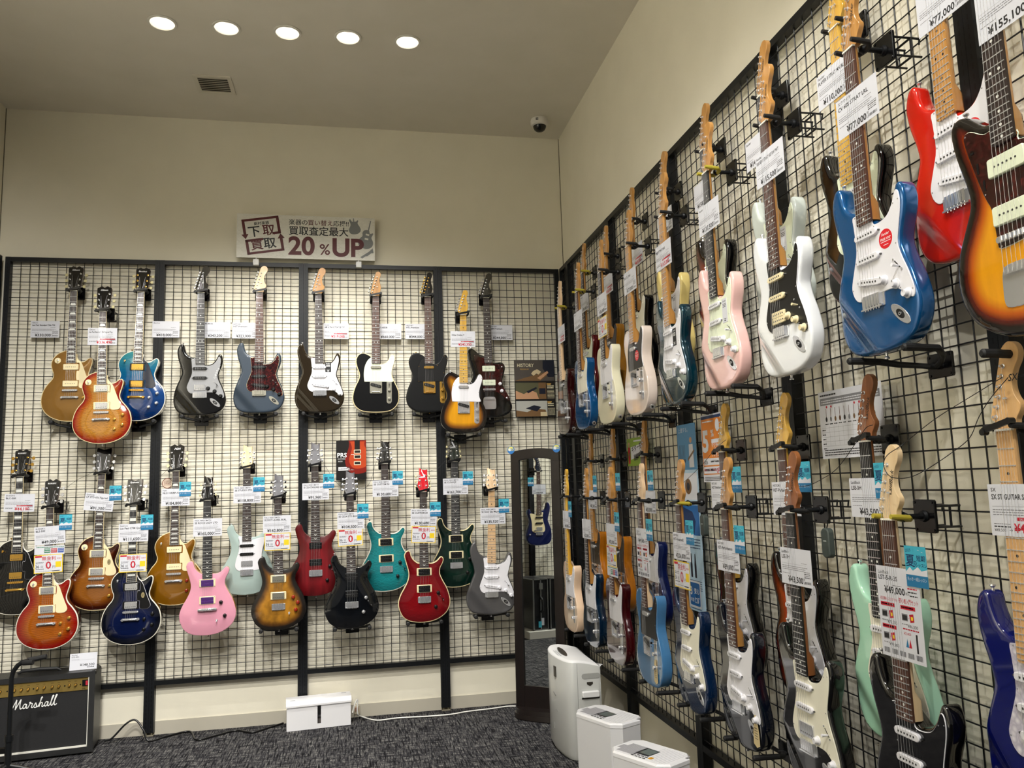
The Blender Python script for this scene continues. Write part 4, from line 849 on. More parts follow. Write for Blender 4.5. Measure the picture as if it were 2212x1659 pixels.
g('d11', 'R', 'S', (1692.3, 970.7), None, HB, 'the red-brown sunburst guitar', 'red-brown sunburst guitar with white pickguard behind a black one', RL, top=F_3TSR, side=F_BLK, neck=YELLOWM, board=ROSE, guard=WHTP, logo=('HISTORY', 12, 60, 12, 1.35, INKBLK))
g('d12', 'R', 'S', (1710.9, 1108), None, .165, 'the black guitar with cream pickguard', 'black guitar with cream pickguard, chrome humbucker and roasted headstock', RL, top=F_BLK, neck=ROAST, board=EBON, guard=AGED, pk='hss', pm=WHTP, opts='chromehum twoknob', logo=('LaidBack', 14, 56, 17, 1.3, INKBLK))
g('d13', 'R', 'S', (1872.9, 954.9), None, HB, 'the surf green guitar', 'surf green guitar with cream pickguard and roasted brown headstock', RL, top=F_SURF, neck=ROAST, board=EBON, guard=AGED, pk='hss', pm=WHTP, opts='twoknob', logo=('LaidBack', 14, 56, 17, 1.3, INKBLK))
g('d14', 'R', 'S', (1923.5, 1123.6), None, .165, 'the black guitar with black pickguard', 'black guitar with white-edged black pickguard and pale maple headstock', RL, top=F_BLK, neck=wood('light_maple_neck', '#d8b98c', '#e8cfa6', .35, .2), board=ROSE, guard=F_BLK, gedge=WHTP, pm=WHTP, logo=('LaidBack', 14, 56, 17, 1.3, INKBLK))
g('d15', 'R', 'S', (2176, 930.6), None, .12, 'the cobalt blue guitar', 'cobalt blue guitar with pearl pickguard cut by the right edge', RL, top=F_COBALT, neck=wood('sx_maple_neck', '#d2a368', '#deb47e', .35, .3), board=wood('sx_maple_board', '#c99a60', '#d8ab74', .35, .2), ink=BLKP, guard=PRL, logo=('SX', 18, 96, 20, 0., INKBLK))

# ------------------------------------------------------------------ hangers
ROD = M('black_rod', '#0f0f11', .35); YEL = M('yellow_worn_rubber', '#a89a2c', .6)
def wallof(w): return BACK if w == 'B' else SIDE
def pln(w): return on_back if w == 'B' else on_right
def hanger(w, p, h, tz, short, strap=True, yellow=False):
    """neck hanger on the grid behind the nut point p; tz: fretboard height in mm"""
    wl = wallof(w); H = h*1000; base = p-wl[1]*h
    e = empty('guitar_hanger', frame(wl, base+Vector((0, 0, .006)))); tag(e, 'black neck hanger holding '+short, 'guitar hanger', 'guitar neck hangers')
    zb = H+tz-40; zf = H+tz+14; pz = 2 if H < 130 else H-100
    link('mounting_plate', quick(('hp',), 'mounting_plate', [BLKGLOSS], lambda b: (b.prism(rrect(74, 80, 6), 0, 7, 0, bev=1.5), [b.cyl((x, y, 7), (x, y, 9), 3.2, n=8) for x in (-30, 30) for y in (-33, 33)])), e, (0, 0, pz*.001))
    b = MB(.001); b.cyl((0, 0, pz+6), (0, 0, pz+14), 15, 12, n=14); b.cyl((0, 0, pz+14), (0, 0, zb), 7, n=10); b.lathe([(0, -13), (9, -9), (13, 0), (9, 9), (0, 13)], (0, 0, zb-5), n=12); b.obj('arm', [BLKM], e)
    b = MB(.001); L = [(-33, 4, zf), (-34, 2, zf-22), (-33, 0, zb+6), (-22, -4, zb-5), (0, -5, zb-8), (22, -4, zb-5), (33, 0, zb+6), (34, 2, zf-22), (33, 4, zf)]
    b.tube(L, [6, 7, 7, 7, 7, 7, 7, 7, 6], n=10); b.obj('yoke', [YEL if yellow else RUB], e)
    if strap:
        b = MB(.001); R = Matrix.Rotation(.22, 3, 'Z'); b.box(-37, -1, zf-1, 37, 11, zf+5, rot=R); b.cyl((-35, -6, zf-6), (-35, -6, zf+7), 7, n=12); b.cyl((35, 12, zf-6), (35, 12, zf+7), 7, n=12); b.obj('lock_bar', [BLKP], e)
    if pz > 20:
        b = MB(.001)
        for x in (-28, 28):
            for y in (-26, 24): b.cyl((x, y, -6.5), (x, y, pz+1), 3, n=8)
            b.cyl((x, 26, -5), (x, 8, -2), 2.6, n=6); b.cyl((x, -28, 22), (x, 26, 22), 3, n=8)
        for y in (-26, 24): b.cyl((-28, y, 22), (28, y, 22), 3, n=8)
        b.obj('extension_bracket', [ROD], e)
    return e
def rest(w, p, h, t, short):
    wl = wallof(w); H = h*1000; base = p-wl[1]*h
    e = empty('body_hook', frame(wl, base)); tag(e, 'black padded hook under the body of '+short, 'guitar hook', 'padded body hooks')
    link('mounting_plate', quick(('rp',), 'mounting_plate', [BLKGLOSS], lambda b: (b.prism(rrect(84, 62, 6, 0, -30), 0, 7, 0, bev=1.5), [b.cyl((x, y, 7), (x, y, 9), 3.2, n=8) for x in (-34, 34) for y in (-53, -7)])), e, (0, 0, .002))
    c = {'S': 8, 'T': 3, 'L': 13, 'P': 14, 'J': -8}[t]; b = MB(.001); q = 104; fat = 13 if w == 'B' else 9.5
    for s in (-1, 1):
        y = c-fat-1.5
        b.tube([(s*8, -32, 6), (s*12, -31, 24), (s*34, -26, 32), (s*78, -10 if c > 20 else -16, max(40, H*.36)), (s*q, y-2, max(50, H*.55)), (s*q, y-1, max(56, H-34)), (s*q, y, max(60, H-26)), (s*q, y, H+10), (s*q, y, H+14)], [7, 7, 7, 8, 9, 9, fat, fat, fat*.6], n=10)
    b.obj('padded_prongs', [RUB], e)
    return e
GE = {}; GP = {}
STRAPU = {'a1': 1, 'a2': 1, 'a3': 1, 'a11': 1, 'd8': 1, 'd14': 1}
RESTS = {'u1', 'u3', 'u4', 'u5', 'u6', 'u7', 'u8', 'u9', 'u10', 'l8', 'l10', 'l12', 'l14', 'a1', 'a3', 'a5', 'a7', 'a9', 'a11', 'a15', 'd1', 'd3', 'd5', 'd7', 'd8', 'd10', 'd12', 'a17'}
def build_guitars():
    for k, (w, t, n, en, h, short, lab, grp, o) in G.items():
        f = pln(w); L = LEN[t]
        if n and en:
            N = f(*n, h); E_ = f(*en, h)
        elif n:
            N = f(*n, h); E_ = N-Vector((0, 0, L))
        else:
            E_ = f(*en, h); N = E_+Vector((0, 0, L))
        sc = (N-E_).length/L; up = (N-E_).normalized(); wl = wallof(w)
        org = E_+up*(TAIL[t]*.001*sc)
        GE[k] = guitar(lab, grp, frame(wl, org, up, sc), t, **o); GP[k] = (w, t, h, N, E_, sc, short)
        hanger(w, N, h, TOP[t], short, strap=(w == 'B' or k[0] == 'd') and k != 'd14', yellow=k in STRAPU)
        if k in RESTS: rest(w, E_, h, t, short)
build_guitars()
# ------------------------------------------------------------------ price cards and stickers (mm)
PAPER = M('card_paper', '#cfd0d7', .35); CINK = M('card_ink', '#1d1d20', .5); CGREY = M('card_grey_ink', '#77777c', .5); CRED = M('card_red', '#b5122a', .45); CYEL = M('card_yellow', '#e3c21f', .45); CTEAL = M('card_teal', '#3aa6bd', .45); CNAVY = M('card_navy', '#0c2f5e', .45); CBLUE = M('card_blue', '#1c6f9c', .45)
CARDM = [PAPER, CINK, CGREY, CRED, CYEL, CTEAL, CNAVY, CBLUE]
rnd = random.Random(5)
def fine(b, x0, x1, y, h=1.6, mi=2):
    """a line of print too small to read"""
    x = x0
    while x < x1-2:
        w = min(rnd.uniform(3, 11), x1-x); b.rect(x, y, x+w, y+h, .45, mi); x += w+1.4
def bars(b, x0, x1, y0, y1):
    x = x0
    while x < x1: w = rnd.choice((.6, 1., 1.6)); b.rect(x, y0, min(x+w, x1), y1, .45, 1); x += w+rnd.choice((.7, 1.1))
def price_card(brand, model, price, sale=False, old=None):
    b = MB(.001); W, H = 164, 105; b.box(-W/2, -H/2, -.4, W/2, H/2, .3, 0); l = -W/2+8; r = W/2-8; z = .45
    if brand: b.text(brand, l, H/2-15, 11, z, 1, sx=1.05, maxw=110, off=.012)
    if model: b.text(model, l, H/2-31, 15, z, 1, off=.022, maxw=130)
    fine(b, 30, 58, H/2-41, 1.6); b.rect(l, H/2-45.5, r-20, H/2-45, z, 2)
    for k in range(3): fine(b, l, 60-9*k, H/2-53-5*k, 1.8)
    b.rect(r-32, -32, r, -7, z-.05, 2) if False else None
    for k in range(4): fine(b, r-32, r, -12-5*k, 2.2, 1 if k % 2 else 2)
    bars(b, r-32, r, -44, -37)
    if sale:
        b.rect(-14, -21, r-2, -14, z, 3); b.text('SALE', -8, -20, 6.5, z+.1, 0)
        b.text('\u00a5'+price, r-34 if False else 56, -44, 24, z, 3, off=.03, align='R', maxw=88); fine(b, l, -30, -29); fine(b, l, -32, -35, 2.6, 1)
        if old: b.text('\u00a5'+old, l, -44, 9, z, 1); b.text('\u2192', -36, -44, 11, z, 1)
        b.rect(r-32, -45, r, -36, z-.02, 0)
    else:
        fine(b, l, -34, -22, 1.6); b.text('\u00a5'+price, 34, -45, 24, z, 1, off=.026, align='R', maxw=104)
        b.text('\u7a0e', 36, -35, 8, z, 1); b.text('\u8fbc', 36, -45, 8, z, 1)
    return b.mesh('price_card', CARDM, 20)
def zero_card():
    b = MB(.001); W, H = 152, 104; b.box(-W/2, -H/2, -.4, W/2, H/2, .3, 4); b.rect(-W/2+4, -H/2+4, W/2-4, H/2-4, .4, 0); z = .5
    b.rect(-W/2+6, H/2-14, -34, H/2-5, z, 3); b.text('\u7121\u91d1\u5229', -34, 21, 25, z, 3, off=.01); b.text('\u5b9f\u65bd\u4e2d', 46, 24, 9, z, 3)
    fine(b, -66, -24, 8, 2.4, 1); fine(b, -66, -28, 2, 2.4, 1); b.text('36', -68, -22, 24, z, 1, off=.01, sx=.9); b.text('\u56de', -40, -21, 14, z, 1)
    fine(b, -66, -22, -30, 3.4, 1); b.text('0', -14, -28, 58, z, 3, off=.02, sx=1.05); b.text('\u5186', 22, -26, 18, z, 1)
    b.rect(38, -22, 68, 10, z, 4); fine(b, 42, 66, 0, 3.5, 1); fine(b, 42, 64, -8, 3.5, 1); fine(b, 42, 66, -16, 2.5, 1); fine(b, -66, 66, -42, 2, 2); b.rect(20, -44, 60, -40, z+.1, 1)
    return b.mesh('zero_interest_card', CARDM, 20)
def summer_card():
    b = MB(.001); W, H = 74, 96; b.box(-W/2, -H/2, -.4, W/2, H/2, .3, 5); z = .45
    b.poly([(-W/2, -14), (-22, -2), (-12, -10), (6, 0), (18, -9), (W/2, -4), (W/2, -22), (-W/2, -22)], z, 0); b.rect(-W/2, -H/2, W/2, -20, z+.02, 7)
    b.text('2025', -33, 33, 10, z, 6, rot=.12); b.text('\u590f', -34, 2, 32, z+.1, 6, off=.012); b.text('\u306e', -8, 4, 14, z+.1, 6, off=.01); b.text('\u77ed\u671f', 4, 15, 15, z+.1, 6, off=.01); b.text('\u30ec\u30c3\u30b9\u30f3', 0, 1, 10, z+.15, 6, off=.01)
    b.text('\u5148\u3063\u304d\u30fc3\u56de\u30ec\u30c3\u30b9\u30f3', -33, -33, 9.5, z+.1, 0, maxw=66); fine(b, -26, 26, -43, 2, 0)
    for x, y in ((8, 38), (20, 34)): b.poly([(x, y), (x+4, y+3), (x+8, y), (x+4, y+1.5)], z, 0)
    return b.mesh('lesson_card', CARDM, 20)
def combo_card(model, price):
    b = MB(.001); W, H = 150, 212; b.box(-W/2, -H/2, -.4, W/2, H/2, .3, 0); z = .45; l = -W/2+8; r = W/2-8
    b.text('LaidBack', l, 88, 11, z, 1); b.text(model, l, 74, 15, z, 1, maxw=92, off=.02); fine(b, 34, r, 88); fine(b, 34, r, 83); fine(b, -18, 14, 62)
    b.text('\u00a5'+price, 24, 44, 22, z, 1, off=.026, align='R', maxw=84); b.text('\u7a0e\u8fbc', 26, 46, 7, z, 1); fine(b, 34, r, 60, 3, 3); fine(b, 34, r, 52, 3, 1); fine(b, 40, r, 44, 2.6, 1)
    b.text('\u521d\u56de\u8cfc\u5165\u306b\u304a\u3059\u3059\u3081!', l, 26, 8.5, z, 3, maxw=62); b.text('\u521d\u5fc3\u8005\u5165\u9580\u30bb\u30c3\u30c8', 0, 26, 13, z, 3, off=.01, maxw=66)
    def setbox(x, y, p):
        b.rect(x, y, x+50, y+9, z, 3); fine(b, x+3, x+46, y+3, 3.4, 0); b.rect(x+2, y-26, x+22, y-10, z, 2); b.rect(x+4, y-24, x+20, y-13, z+.1, 1); b.poly([(x+30, y-28), (x+44, y-25), (x+42, y-7), (x+28, y-10)], z, 3); b.rect(x+33, y-22, x+40, y-14, z+.1, 4); b.text('+', x+24, y-21, 7, z, 3); fine(b, x, x+20, y-35, 2); b.text('\u00a5'+p, x+54, y-40, 11, z, 1, align='R', maxw=34)
    setbox(l, 12, '75,500'); setbox(4, 12, '86,000'); setbox(l, -40, '99,000'); fine(b, 6, 60, -34, 3, 3); b.text('\u00a53,400', 8, -46, 9, z, 3); b.rect(48, -82, 54, -40, z, 1); b.poly([(12, -74), (18, -54), (22, -74)], z, 7); b.poly([(22, -74), (28, -54), (32, -74)], z, 3)
    for k in range(5): bars(b, l+k*28, l+k*28+20, -98, -86)
    return b.mesh('starter_set_card', CARDM, 20)
def place(mesh, name, w, x, y, h, label, cat, grp=None, tilt=0., sc=1.):
    o = link(name, mesh); f = pln(w); o.matrix_world = frame(wallof(w), f(x, y, h), sc=sc, tilt=tilt); tag(o, label, cat, grp); return o
def onstr(k): return GP[k][2]+(TOP[GP[k][1]]+1.7)*.001*GP[k][5]
PC = 'price cards'
def card(k, x, y, brand, model, price, sale=False, back=False, tilt=0., old=None):
    w, t, h, N, E_, sc, short = GP[k]; hh = .004 if back else onstr(k)
    place(price_card(brand, model, price, sale, old), 'price_card', w, x, y, hh, ('white price card hung on the grid beside ' if back else 'white price card on the neck of ')+short, 'price card', PC, tilt)
PRB = 'PAUL REED SMITH'
for a in (('u1', 97.5, 711.4, 'Gibson', "Les Paul Standard '50s P90", '330,000', 0, 1), ('u2', 221.3, 726.6, 'Gibson', "Les Paul Standard '50s Figured Top", '336,490', 1, 0), ('u3', 358.5, 711.4, 'Bacchus', None, '418,000', 0, 1), ('u4', 468.9, 713, 'MOMOSE', None, '343,200', 0, 1),
          ('u5', 530, 714, 'HISTORY', 'HST-Premium', '323,000', 0, 1), ('u6', 726, 715.4, 'Fender', 'AM ULTRA II STRAT EB TXT', '319,000', 1, 1), ('u7', 840.5, 716, None, 'CJT-60DB', '660,000', 0, 1), ('u8', 901.5, 716, 'HISTORY', 'HTL-Premium', '344,000', 0, 1), ('u9', 1000, 732.4, None, 'Okie Dokie T', '240,350', 1, 0), ('u10', 1082, 718.5, 'HISTORY', 'HJM-Premium', '344,000', 0, 1),
          ('l1', 42, 1086.1, "BUSKER'S", 'BLC-500', '44,100', 1, 0), ('l2', 107.9, 1156.1, "BUSKER'S", 'BLS-500', '49,000', 0, 0), ('l3', 214, 1084.7, 'Epiphone', 'LP STD 60s Figured', '91,300', 0, 0), ('l4', 288.4, 1150.6, 'Epiphone', 'Les Paul CTM Quilt', '111,650', 0, 0), ('l5', 379.3, 1074, 'FGN', 'NLS110RMP-AG/S', '184,800', 0, 0),
          ('l6', 448.8, 1139, PRB, 'SE ROCK LADY LTD', '165,000', 0, 0), ('l7', 534.2, 1068.2, PRB, 'SE STUDIO STD', '118,800', 0, 0), ('l8', 598.4, 1132.5, PRB, 'SE DGT LAUREL BURL', '162,800', 0, 0), ('l9', 681.8, 1061.6, PRB, 'SE CE24 STANDARD SATIN', '91,960', 0, 0), ('l10', 757.8, 1124.7, PRB, 'SE CE24 STD BLK', '104,500', 0, 0),
          ('l11', 832.7, 1055, PRB, 'SE CUSTOM 24', '130,680', 0, 0), ('l12', 915.2, 1117.1, PRB, 'SE CUSTOM 24', '130,680', 0, 0), ('l13', 984.1, 1050.6, PRB, 'SE CU24 QP', '161,700', 0, 0), ('l14', 1064.7, 1114.2, PRB, 'SE Silver Sky Maple', '135,520', 0, 0),
          ('a1', 1212.3, 722.3, None, None, '76,000', 1, 0), ('a2', 1262.9, 653.5, 'Fender', None, '99,000', 0, 0), ('a3', 1248.4, 692.5, 'Fender', None, '108,000', 0, 0), ('a4', 1312.9, 614.5, 'Fender', None, '165,000', 1, 0), ('a5', 1299.9, 656.4, 'Fender', None, '86,000', 0, 0), ('a6', 1375, 551, None, None, '69,000', 1, 0), ('a7', 1360.6, 607.2, None, '50S TELE MN', '77,000', 0, 0),
          ('a8', 1436, 480, None, None, '126,500', 0, 0), ('a9', 1432.8, 551.3, None, 'MIJ STRAT MN', '165,000', 1, 0), ('a10', 1519, 417, None, None, '158,500', 0, 0), ('a11', 1530.8, 468.1, 'Fender', None, '137,500', 0, 0), ('a12', 1637, 322, 'Fender', None, '148,500', 0, 0), ('a13', 1662.2, 354.2, 'Fender', 'PLAYER II STRAT HSS RW PWT', '115,500', 0, 0), ('a14', 1802, 176, 'Fender', 'PLAYER II STRAT MN BLK', '110,000', 0, 0), ('a15', 1850.6, 233, '\u30b9\u30af\u30ef\u30a4\u30e4', 'CV 60S STRAT LRL', '77,000', 0, 0), ('a16', 2035, -4, None, None, '77,000', 0, 0), ('a17', 2180, -5, None, None, '155,100', 0, 0),
          ('d1', 1223.8, 1122.6, None, None, '49,800', 0, 0), ('d2', 1280, 1079, None, None, '62,000', 0, 0), ('d3', 1267, 1142.5, None, None, '52,000', 0, 0), ('d5', 1321.2, 1154.5, None, None, '52,000', 0, 0), ('d6', 1402, 1084, None, None, '53,000', 0, 0), ('d8', 1472.2, 1180.8, 'HISTORY', 'HST-Advanced2', '206,000', 0, 0), ('d9', 1557.6, 1068.5, 'HISTORY', 'HST-Performance', '89,000', 0, 0), ('d10', 1572.9, 1201.6, 'HISTORY', 'HST-Performance', '89,000', 0, 0), ('d11', 1698, 1077, 'HISTORY', 'HST-Performance', '89,000', 0, 0), ('d12', 1719.3, 1224.9, 'LaidBack', 'LSE-3H', '43,500', 0, 0), ('d13', 1878, 1075.4, 'LaidBack', 'LSE-3H', '43,500', 0, 0)):
    card(a[0], a[1], a[2], a[3], a[4], a[5], bool(a[6]), bool(a[7]), tilt={'l3': -.1, 'l2': .06, 'l1': -.03, 'l12': -.03}.get(a[0], 0))
card('d15', 2208, 1103, 'SX', 'SX ST GUITAR SST/ASH/T', '48,500', True, old='49,500')
ZC = zero_card(); SCD = summer_card()
for k, x, y, tl in (('l2', 104.4, 1217.7, .03), ('l4', 287, 1216.3, 0), ('l8', 599.3, 1170, 0), ('l10', 757, 1160.8, .02), ('l12', 915, 1154.8, -.05), ('a5', 1301.3, 707, 0), ('d5', 1321.2, 1201, 0), ('d8', 1473, 1241.8, 0)):
    place(ZC, 'zero_interest_card', GP[k][0], x, y, onstr(k)-.0004, 'yellow-bordered card with red zero on '+GP[k][6], 'offer card', 'yellow-bordered offer cards', tl)
for k, x, y in (('l2', 141.8, 1128), ('l3', 249.4, 1065), ('l4', 317.7, 1128), ('l5', 400.2, 1056.4), ('l7', 559.4, 1046.2), ('l9', 710, 1039), ('l10', 784, 1104), ('l11', 859, 1032), ('l12', 940.4, 1099.8), ('l13', 1010.6, 1032.6), ('l14', 1088.4, 1092.5),
                ('d1', 1231, 1100), ('d2', 1284.6, 1045), ('d4', 1334.3, 1041), ('d5', 1332.3, 1127.4), ('d6', 1404.6, 1038), ('d7', 1402.4, 1144.8), ('d8', 1489.7, 1150.3), ('d9', 1590.9, 1036), ('d10', 1597.3, 1165.6), ('d11', 1736.9, 1030), ('d13', 1908.4, 1038), ('d14', 1978.9, 1224.7)):
    back = k[0] == 'l'
    place(SCD, 'lesson_card', GP[k][0], x, y, onstr(k)+.002, 'small teal lesson card beside the price card of '+GP[k][6], 'flyer card', 'teal lesson cards', sc=.96 if not back else .92)
place(combo_card('LTL-5-R', '49,000'), 'starter_set_card', 'R', 1388.8, 1194, onstr('d7'), 'tall white card with red starter set boxes on the steel blue slab guitar', 'price card')
place(combo_card('LST-5-R-3S', '49,000'), 'starter_set_card', 'R', 1944.3, 1325.5, onstr('d14'), 'tall white card with red starter set boxes on the black guitar with black pickguard', 'price card')
def strip():
    b = MB(.001); b.box(-80, -25, -.4, 80, 25, .3, 0); fine(b, -70, 76, 15, 4, 1)
    for i, c in enumerate((1, 2, 3)): b.rect(-28+i*36, -16, 4+i*36, 10, .4, c); fine(b, -25+i*36, 1+i*36, 2, 3, 0); fine(b, -25+i*36, 1+i*36, -8, 3, 0)
    return b.mesh('info_strip', [PAPER, M('strip_green', '#2f7a58', .5), M('strip_red', '#b0484c', .5), M('strip_blue', '#40589c', .5)], 20)
ST = strip()
place(ST, 'info_strip', 'B', 107, 1188.2, onstr('l2')-.001, 'narrow white strip with green, red and blue boxes above the cherry guitar', 'offer card')
place(ST, 'info_strip', 'R', 1323, 1234, onstr('d5')-.001, 'narrow white strip with coloured boxes on the deep red slab guitar', 'offer card')
def badge():
    b = MB(.001); b.prism(circ(32, 28), -1, 0, 0); b.prism(circ(28, 28), 0, .4, 1)
    for k in range(4): fine(b, -20, 20, 12-k*8, 3, 0)
    return b.mesh('round_badge', [M('badge_rim', '#6b2a16', .4), M('badge_pale', '#d6c3b0', .4)], 20)
place(badge(), 'round_badge', 'B', 361.7, 1044, .05, 'round cream and brown tag behind the neck of the glossy gold guitar', 'tag')
# stickers and hang tags that stay on the guitars
STK = M('sticker_red', '#d2202a', .35); TAGB = M('hang_tag_black', '#101114', .4); BEIGE = M('beige_tag', '#cdb98a', .5)
def red_sticker(k, x, y, r=24):
    b = MB(.001); b.prism(circ(r, 28, x, y), 2.5, 2.8, 0); b.text('Fender', x, y+9, 10, 2.95, 1, align='C', shear=.25, off=.01); b.text('FREE', x-18, y-3, 9, 2.95, 1, off=.01); b.rect(x+3, y+1, x+19, y+2.4, 2.95, 1); b.rect(x+3, y-2, x+17, y-.6, 2.95, 1); b.rect(x-18, y-7, x+18, y-5.6, 2.95, 1); b.rect(x-9, y-15, x+9, y-13.5, 2.95, 1)
    b.obj('round_sticker', [STK, INKWHITE], GE[k])
for k, x, y in (('a15', 66, 128), ('a7', 42, 128), ('a16', 66, 128)): red_sticker(k, x, y)
def hang_tag(k, x, y, w, h, light=False):
    b = MB(.001); b.box(x-w/2, y-h/2, 2.6, x+w/2, y+h/2, 3.2, 0); b.text('Fender', x, y+h/2-12, 9, 3.3, 1, align='C', shear=.25)
    for q in range(3): b.rect(x-w/3, y+h/2-20-q*5, x+w/3, y+h/2-18-q*5, 3.3, 1)
    b.rect(x-w/4, y-h/2+12, x+w/4, y-h/2+14, 3.3, 1); b.rect(x-5, y-h/2+5, x+5, y-h/2+9, 3.3, 1); b.obj('hang_tag', [PAPER if light else TAGB, CINK if light else INKWHITE], GE[k])
hang_tag('u6', 56, 158, 38, 66); hang_tag('a9', 58, 130, 34, 70); hang_tag('a11', 70, 125, 36, 84, True); hang_tag('a8', 62, 130, 34, 80, True); hang_tag('a12', 62, 130, 34, 80, True)
def beige_tag(k, x, y, z=3):
    b = MB(.001); b.prism(catmull([(x-6, y+50), (x+8, y+50), (x+12, y+30), (x+20, y-40), (x-20, y-40), (x-12, y+30)], 2), z, z+.8, 0); fine_l = [(y+10-q*8) for q in range(5)]
    for q in fine_l: b.rect(x-10, q, x+10, q+2, z+.95, 1)
    b.obj('paper_tag', [BEIGE, CINK], GE[k])
beige_tag('d10', 118, -58); beige_tag('d7', 84, -66, 4)
def oval_tag(k, x, y, z):
    b = MB(.001); b.prism(circ(10, 18, x, y, 17), z, z+.5, 0); b.text('ff', x-5, y-5, 12, z+.6, 1, shear=.25); b.obj('oval_sticker', [M('oval_bronze', '#8f815c', .4), CINK], GE[k])
oval_tag('l3', 66, 95, 12); oval_tag('l4', 66, 95, 12)
def scribble(k):
    b = MB(.001); P = [(86, 105), (92, 95), (90, 120), (98, 108), (96, 132), (104, 124), (100, 145), (108, 140), (110, 158), (118, 150), (116, 172), (124, 168)]
    b.tube([(x, y, 2.6) for x, y in catmull(P, 4)[:44]], .7, n=5); b.obj('signature', [INKWHITE], GE[k])
scribble('u4')
# ------------------------------------------------------------------ posters, sign
def card_obj(name, w, cx, cy, cz, W, H, label, cat, draw, mats, wl=None, tilt=0., pos=None, grp=None):
    b = MB(.001); draw(b, W, H); o = b.obj(name, mats, ang=20); o.matrix_world = frame(wl or wallof(w), pos, tilt=tilt); return tag(o, label, cat, grp)
def mid(w, P, h): f = pln(w); return f(sum(p[0] for p in P)/len(P), sum(p[1] for p in P)/len(P), h)
def brickmat():
    m, nt, b, N, L = nodes('printed_brick', .45); tc = N('ShaderNodeTexCoord'); br = N('ShaderNodeTexBrick')
    mp = N('ShaderNodeMapping'); mp.inputs['Rotation'].default_value = (0, 0, 0)
    br.inputs['Color1'].default_value = C('#d6d4ca'); br.inputs['Color2'].default_value = C('#e0ded5'); br.inputs['Mortar'].default_value = C('#efeee6'); br.inputs['Scale'].default_value = 26; br.inputs['Mortar Size'].default_value = .012; br.inputs['Mortar Smooth'].default_value = .4
    L(tc.outputs['Object'], br.inputs['Vector']); L(br.outputs['Color'], b.inputs['Base Color']); return m
MAROON = M('sign_maroon', '#5a1a1e', .5); SGREY = M('sign_grey', '#7f8283', .5)
def sign():
    b = MB(.001); W, H = 902, 300; b.box(-W/2, -H/2, -7, W/2, H/2, 0, 0); z = .6
    # two bent arrows round the left emblem
    R = .16; c, s = math.cos(R), math.sin(R); ex, ey = -284, 6
    def pl(P): b.poly([(ex+x*c-y*s, ey+x*s+y*c) for x, y in P], z, 1)
    def bx(x0, y0, x1, y1): pl([(x0, y0), (x1, y0), (x1, y1), (x0, y1)])
    bx(-122, 106, 118, 122); bx(-122, 14, -104, 122); bx(100, -2, 118, 122); bx(62, -2, 118, 14); pl([(-136, 20), (-90, 20), (-113, -14)])
    bx(-118, -122, 122, -106); bx(-118, -122, -100, -18); bx(-118, -34, -2, -18) ; bx(104, -122, 122, -34); pl([(90, -36), (136, -36), (113, -2)])
    def tx(t, x, y, sz, mi, off=.016): b.text(t, ex+x*c-y*s, ey+x*s+y*c, sz, z+.3, mi, rot=R, off=off, res=4)
    tx('\u5cf6\u6751\u697d\u5668', -46, 74, 25, 2, .012); tx('\u4e0b', -90, 2, 82, 2); tx('\u53d6', 2, 2, 82, 1); tx('\u8cb7', -88, -88, 82, 1); tx('\u53d6', -4, -88, 82, 2)
    x = -118
    for t, mi in (('\u697d\u5668\u306e', 2), ('\u8cb7\u3044\u66ff\u3048', 1), ('\u5fdc\u63f4!!', 2)): x += b.text(t, x, 88, 42, z, mi, off=.008, res=4)+3
    b.text('\u8cb7\u53d6\u67fb\u5b9a\u6700\u5927', -118, 20, 67, z, 2, off=.012, maxw=392, res=4)
    b.text('20', -120, -118, 172, z, 1, off=.03, maxw=186, res=8); b.text('%', 84, -116, 104, z, 1, off=.012, res=6); b.text('UP', 168, -122, 172, z, 1, off=.034, maxw=222, res=8)
    def guit(x, y, k, r, lp=True):
        P = catmull(OUT['L' if lp else 'P'], 2); q, w = math.cos(r), math.sin(r)
        b.poly([(x+(a*q-e*w)*k, y+(a*w+e*q)*k) for a, e in P], z-.2, 3)
        N_ = [(-14, 180), (14, 180), (12, 480 if lp else 300), (-12, 480 if lp else 300)]; b.poly([(x+(a*q-e*w)*k, y+(a*w+e*q)*k) for a, e in N_], z-.15, 3)
        for yy in ((40, 145) if lp else ()): b.poly([(x+(a*q-e*w)*k, y+(a*w+e*q)*k) for a, e in ((-40, yy-20), (40, yy-20), (40, yy+20), (-40, yy+20))], z-.1, 0)
    guit(316, 70, .25, .12, False); guit(392, -10, .3, -.22)
    b.poly([(352, -128), (362, -120), (412, -86), (436, -62), (442, -96), (420, -98), (366, -136)], z-.1, 3); b.poly([(396, -122), (424, -100), (418, -92), (390, -114)], z-.05, 3)
    o = b.obj('shop_sign', [brickmat(), MAROON, M('sign_black', '#1b1c1e', .5), SGREY], ang=20)
    o.matrix_world = frame(BACK, Vector((-1.7455, -.004, 3.131)), tilt=-.003); tag(o, 'wide brick-patterned sign with large maroon lettering above the back rack', 'sign')
    for i, (px, py) in enumerate(((553, 571), (775, 577))):
        p = on_back(px, py, .02); e = empty('sign_clip', frame(BACK, Vector((p.x, -.001, RTOP-.006)))); tag(e, 'white plastic clip on the top rail under the %s end of the sign' % ('left', 'right')[i], 'clip', 'sign clips')
        b = MB(.001); b.prism(rrect(38, 42, 5), 0, 26, 0, bev=3); b.box(-19, -6, 14, -12, 8, 28); b.obj('clamp', [M('clip_white', '#c4c4bf', .3)], e)
        b = MB(.001); b.cyl((0, 20, 10), (0, 34, 6), 5, n=10); b.obj('peg', [M('clip_white', '#c4c4bf', .3)], e)
sign()
